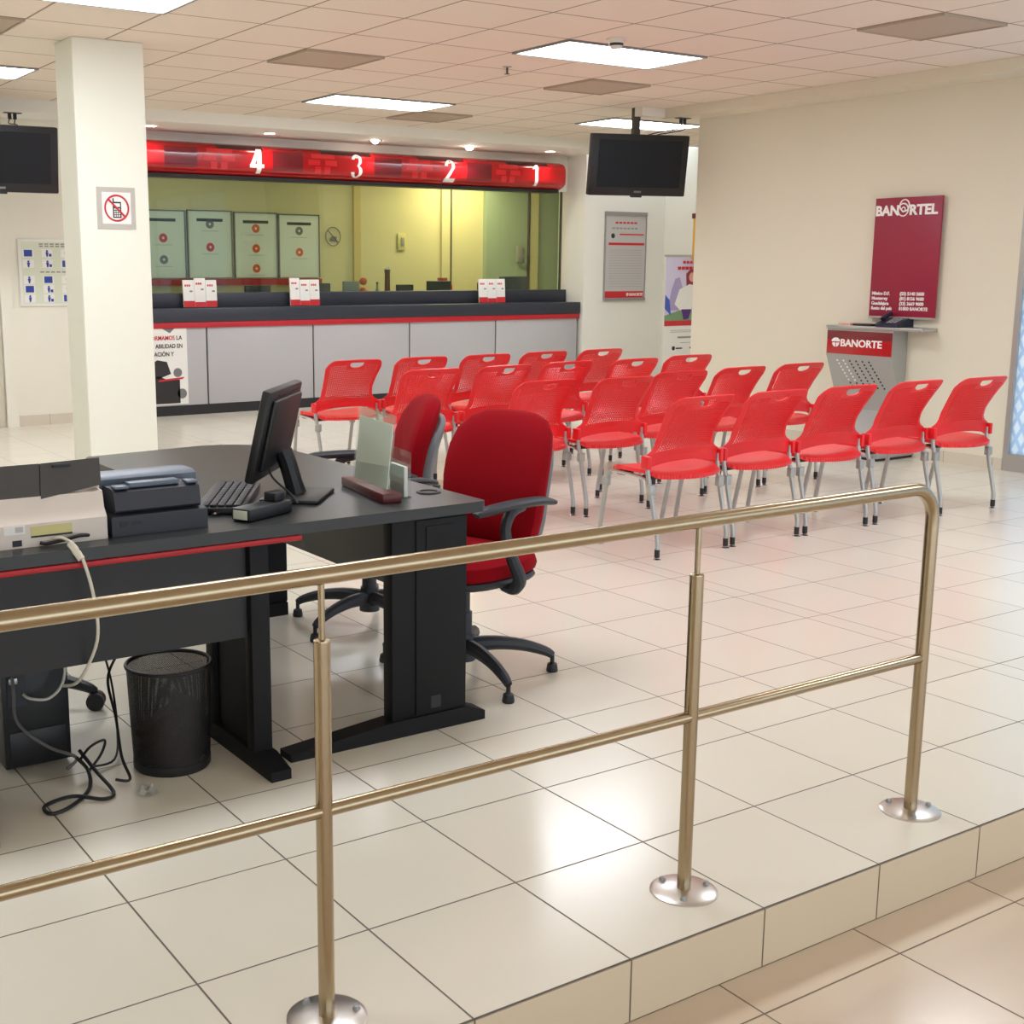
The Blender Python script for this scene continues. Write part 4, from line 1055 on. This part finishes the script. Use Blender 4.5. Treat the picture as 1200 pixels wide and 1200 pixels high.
bp('figure_hair_print', [[(10.74, 1.10), (10.72, 1.40), (10.80, 1.46), (10.90, 1.42), (10.95, 1.20), (10.93, 1.05)]], 'hair', .004)
bp('figure_face_print', [disc(10.82, 1.36, .055)], 'skin', .005)
bp('figure_shirt_print', [[(10.62, 1.22), (10.78, 1.28), (10.88, 1.26), (10.98, 1.02), (10.92, .98), (10.84, 1.06), (10.82, .98), (10.64, .98), (10.55, 1.05)]], 'label', .006)
bp('figure_trousers_print', [[(10.66, .99), (10.82, .99), (10.78, .88), (10.70, .87)]], 'purple', .007)
bp('red_band', [rect(10.40, 11.15, .80, .86)], 'txtr', .003)
bp('headline_print', [rect(10.66+k*.055, 10.70+k*.055, 1.515, 1.545) for k in range(7)], 'txtr', .008)
bp('headline_print', [rect(10.58+k*.06, 10.63+k*.06, 1.445, 1.48) for k in range(8)], 'txtr', .008)
bp('small_print', [rect(10.50, 11.05, .745, .75), rect(10.50, 11.0, .725, .73), rect(10.62, 10.85, .655, .675), rect(10.66, 10.95, .60, .605)], 'txtg', .002)
bp('footer_print', [disc(10.56, .54, .025), rect(10.60, 10.70, .53, .545), rect(10.82, 11.0, .53, .55)], 'txtk', .002)
t = thing('wall_frame', 'narrow amber framed picture on the recess wall above the banner', 'picture', (11.24, 11.0, 1.85))
MB().box(11.225, 11.249, 10.6, 11.43, 1.60, 2.09).build('sheet', 'yellow', t, world=True, smooth=False)
MB().box(11.22, 11.249, 10.58, 11.45, 2.05, 2.11).box(11.22, 11.249, 10.58, 11.45, 1.58, 1.60).build('frame', 'wood', t, world=True, smooth=False)

# ------------------------------------------------------------------ BANORTEL wall poster
PXX = XR-.05
t = thing('wall_poster', 'crimson BANORTEL panel on the right wall above the kiosk', 'sign', (PXX, 6.42, 1.54))
MB().box(PXX, PXX+.018, 6.105, 6.705, 1.09, 2.0, bev=.002).build('panel', 'poster', t, world=True)
for y in (6.25, 6.6): MB().cyl((PXX+.018, y, 1.9), (XR, y, 1.9), .012).cyl((PXX+.018, y, 1.2), (XR, y, 1.2), .012).build('standoff', 'alu', t, world=True)
MB().box(PXX-.006, PXX+.02, 6.105, 6.705, 1.075, 1.09).build('bottom_rail', 'alu', t, world=True)
xo = PXX-.0015
text('lettering', 'BAN', t, (xo, 6.700, 1.868), WY, FZ, .104, 'txtw', .004, 1.04)
text('lettering', 'RTEL', t, (xo, 6.392, 1.868), WY, FZ, .104, 'txtw', .004, 1.09)
g = MB()
for yc_, zc_, rr_ in ((6.446, 1.906, .045), (6.436, 1.938, .042)):
    g.tube([(xo-.001, yc_-rr_*math.cos(2*PI*k/28), zc_+rr_*1.05*math.sin(2*PI*k/28)) for k in range(29)], .0055, 6)
g.tube([(xo-.001, 6.444-.016*math.cos(2*PI*k/16), 1.908+.018*math.sin(2*PI*k/16)) for k in range(17)], .0045, 6)
g.build('ringed_letter', 'txtw', t, world=True)
for k, (a, b) in enumerate((('México D.F.', '(55) 5140 5600'), ('Monterrey', '(81) 8156 9600'), ('Guadalajara', '(33) 3669 9000'), ('Resto del país', '01800 BANORTE'))):
    z = 1.256-k*.0385
    text('lettering', a, t, (xo, 6.685, z), WY, FZ, .036, 'txtw', .0009, .95); text('lettering', b, t, (xo, 6.425, z), WY, FZ, .036, 'txtw', .0009, .98)

# ------------------------------------------------------------------ kiosk
KX = 8.42
t = thing('kiosk', 'silver metal telephone kiosk with red BANORTE header against the right wall', 'kiosk', (8.5, 6.68, 0))
y0, y1 = 6.36, 6.995
body = [(KX, .775), (KX, .985), (8.595, .985), (8.595, .08), (8.36, .08), (8.545, .34), (8.535, .50)]
mb = MB(); mb.prism(body, (0, y0, 0), (1, 0, 0), (0, 0, 1), y1-y0); mb.build('body', 'kiosk', t, world=True)
MB().box(KX-.005, KX, y0+.006, y1-.006, .783, .968, bev=.002).build('header_panel', 'signred', t, world=True)
MB().box(KX-.0055, KX-.0045, y0+.006, y1-.006, .90, .968).build('header_maroon_band', 'signmar', t, world=True, smooth=False)  # maroon print over the upper part of the header
text('lettering', 'BANORTE', t, (KX-.007, 6.855, .846), WY, FZ, .080, 'txtw', .002, 1.1)
emblem(MB(), (KX-.008, 6.90, .876), WY, FZ, .042).build('emblem', 'txtw', t, world=True, smooth=False)
MB().box(KX-.012, 8.598, 6.10, y1+.005, .985, 1.012, bev=.004).build('shelf', 'alu', t, world=True)
MB().box(8.15, 8.595, 6.23, 6.99, .02, .095, bev=.006).build('plinth', 'kiosk', t, world=True)
MB().box(8.16, 8.59, 6.24, 6.98, 0, .02).build('plinth_foot', 'kick', t, world=True)
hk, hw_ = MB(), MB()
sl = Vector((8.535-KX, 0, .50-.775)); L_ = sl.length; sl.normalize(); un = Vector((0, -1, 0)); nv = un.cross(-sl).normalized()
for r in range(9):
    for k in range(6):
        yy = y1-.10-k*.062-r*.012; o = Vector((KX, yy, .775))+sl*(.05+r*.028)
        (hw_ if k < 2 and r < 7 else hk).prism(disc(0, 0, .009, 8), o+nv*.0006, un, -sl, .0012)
hk.build('perforation', 'kick', t, world=True, smooth=False); hw_.build('white_perforation', 'label', t, world=True, smooth=False)  # black discs for the dark holes, white discs for the pale columns
t = thing('telephone', 'dark blue desk telephone on top of the silver kiosk', 'telephone', (8.50, 6.42, 1.012))
mb = MB(); mb.prism([(-.10, 0), (.11, 0), (.11, .075), (.06, .075), (-.10, .025)], (0, -.10, 0), (1, 0, 0), (0, 0, 1), .2); mb.build('body', 'phone', t)
MB().tube([(-.04, .075, .055), (-.02, .075, .075), (.05, .075, .10), (.085, .075, .095)], .022, 10, 4, radii=[.026, .018, .018, .026]).build('handset', 'phone', t)
k_ = MB()
for a in range(3):
    for b in range(4): k_.box(-.075+b*.024, -.06+b*.024, -.07+a*.032, -.048+a*.032, .034+b*.0085, .042+b*.0085)
k_.build('keypad', 'txtg', t)
tag(MB().box(8.43, 8.56, 6.78, 6.90, 1.012, 1.030, bev=.002).build('paper_pad', 'pink'), 'pink paper pad on the kiosk shelf', 'paper pad')
tag(MB().box(8.43, 8.58, 6.58, 6.76, 1.012, 1.027, bev=.003).build('notebook', 'black'), 'black notebook beside the telephone on the kiosk', 'notebook')

# ------------------------------------------------------------------ light
wd = bpy.data.worlds.new('World'); S.world = wd; wd.use_nodes = True
bg = wd.node_tree.nodes['Background']; bg.inputs[0].default_value = (.78, .89, 1.0, 1); bg.inputs[1].default_value = 1.2
def area(name, loc, rot, sx, sy, energy, col):
    L = bpy.data.lights.new(name, 'AREA'); L.shape = 'RECTANGLE'; L.size = sx; L.size_y = sy; L.energy = energy; L.color = col
    o = bpy.data.objects.new(name, L); C.objects.link(o); o.location = loc; o.rotation_euler = rot; return o
area('teller_fill', (9.75, 13.9, 2.74), (0, 0, 0), .9, .5, 20, (1, .82, .50))  # unseen area light added to brighten the yellow wall zone
area('teller_fill', (8.2, 13.5, 2.74), (0, 0, 0), 1.2, .6, 5, (1, .88, .66))  # unseen area light filling the teller interior
area('teller_fill', (5.8, 13.3, 2.74), (0, 0, 0), 1.2, .6, 5, (1, .97, .90))  # unseen area light filling the left of the interior

# ------------------------------------------------------------------ camera
cam = bpy.data.cameras.new('Camera'); co = bpy.data.objects.new('Camera', cam); C.objects.link(co); S.camera = co
yaw, pit, rol = .57422, .18643, .00186
cy, sy = math.cos(yaw), math.sin(yaw)
fwd = Vector((sy*math.cos(pit), cy*math.cos(pit), -math.sin(pit))); rt = Vector((cy, -sy, 0)); up = rt.cross(fwd)
c_, s_ = math.cos(rol), math.sin(rol)
r2 = c_*rt+s_*up; u2 = -s_*rt+c_*up
co.matrix_world = Matrix(((r2.x, u2.x, -fwd.x, 0), (r2.y, u2.y, -fwd.y, 0), (r2.z, u2.z, -fwd.z, 1.45517), (0, 0, 0, 1)))
cam.sensor_width = 36; cam.lens = 1488.9/1200*36
cam.shift_x = (600-499.32)/1200; cam.shift_y = (595.28-600)/1200
cam.clip_start = .05; cam.clip_end = 100

S.view_settings.view_transform = 'Standard'; S.view_settings.look = 'None'; S.view_settings.gamma = 1
S.view_settings.use_curve_mapping = False; S.view_settings.exposure = 1.1
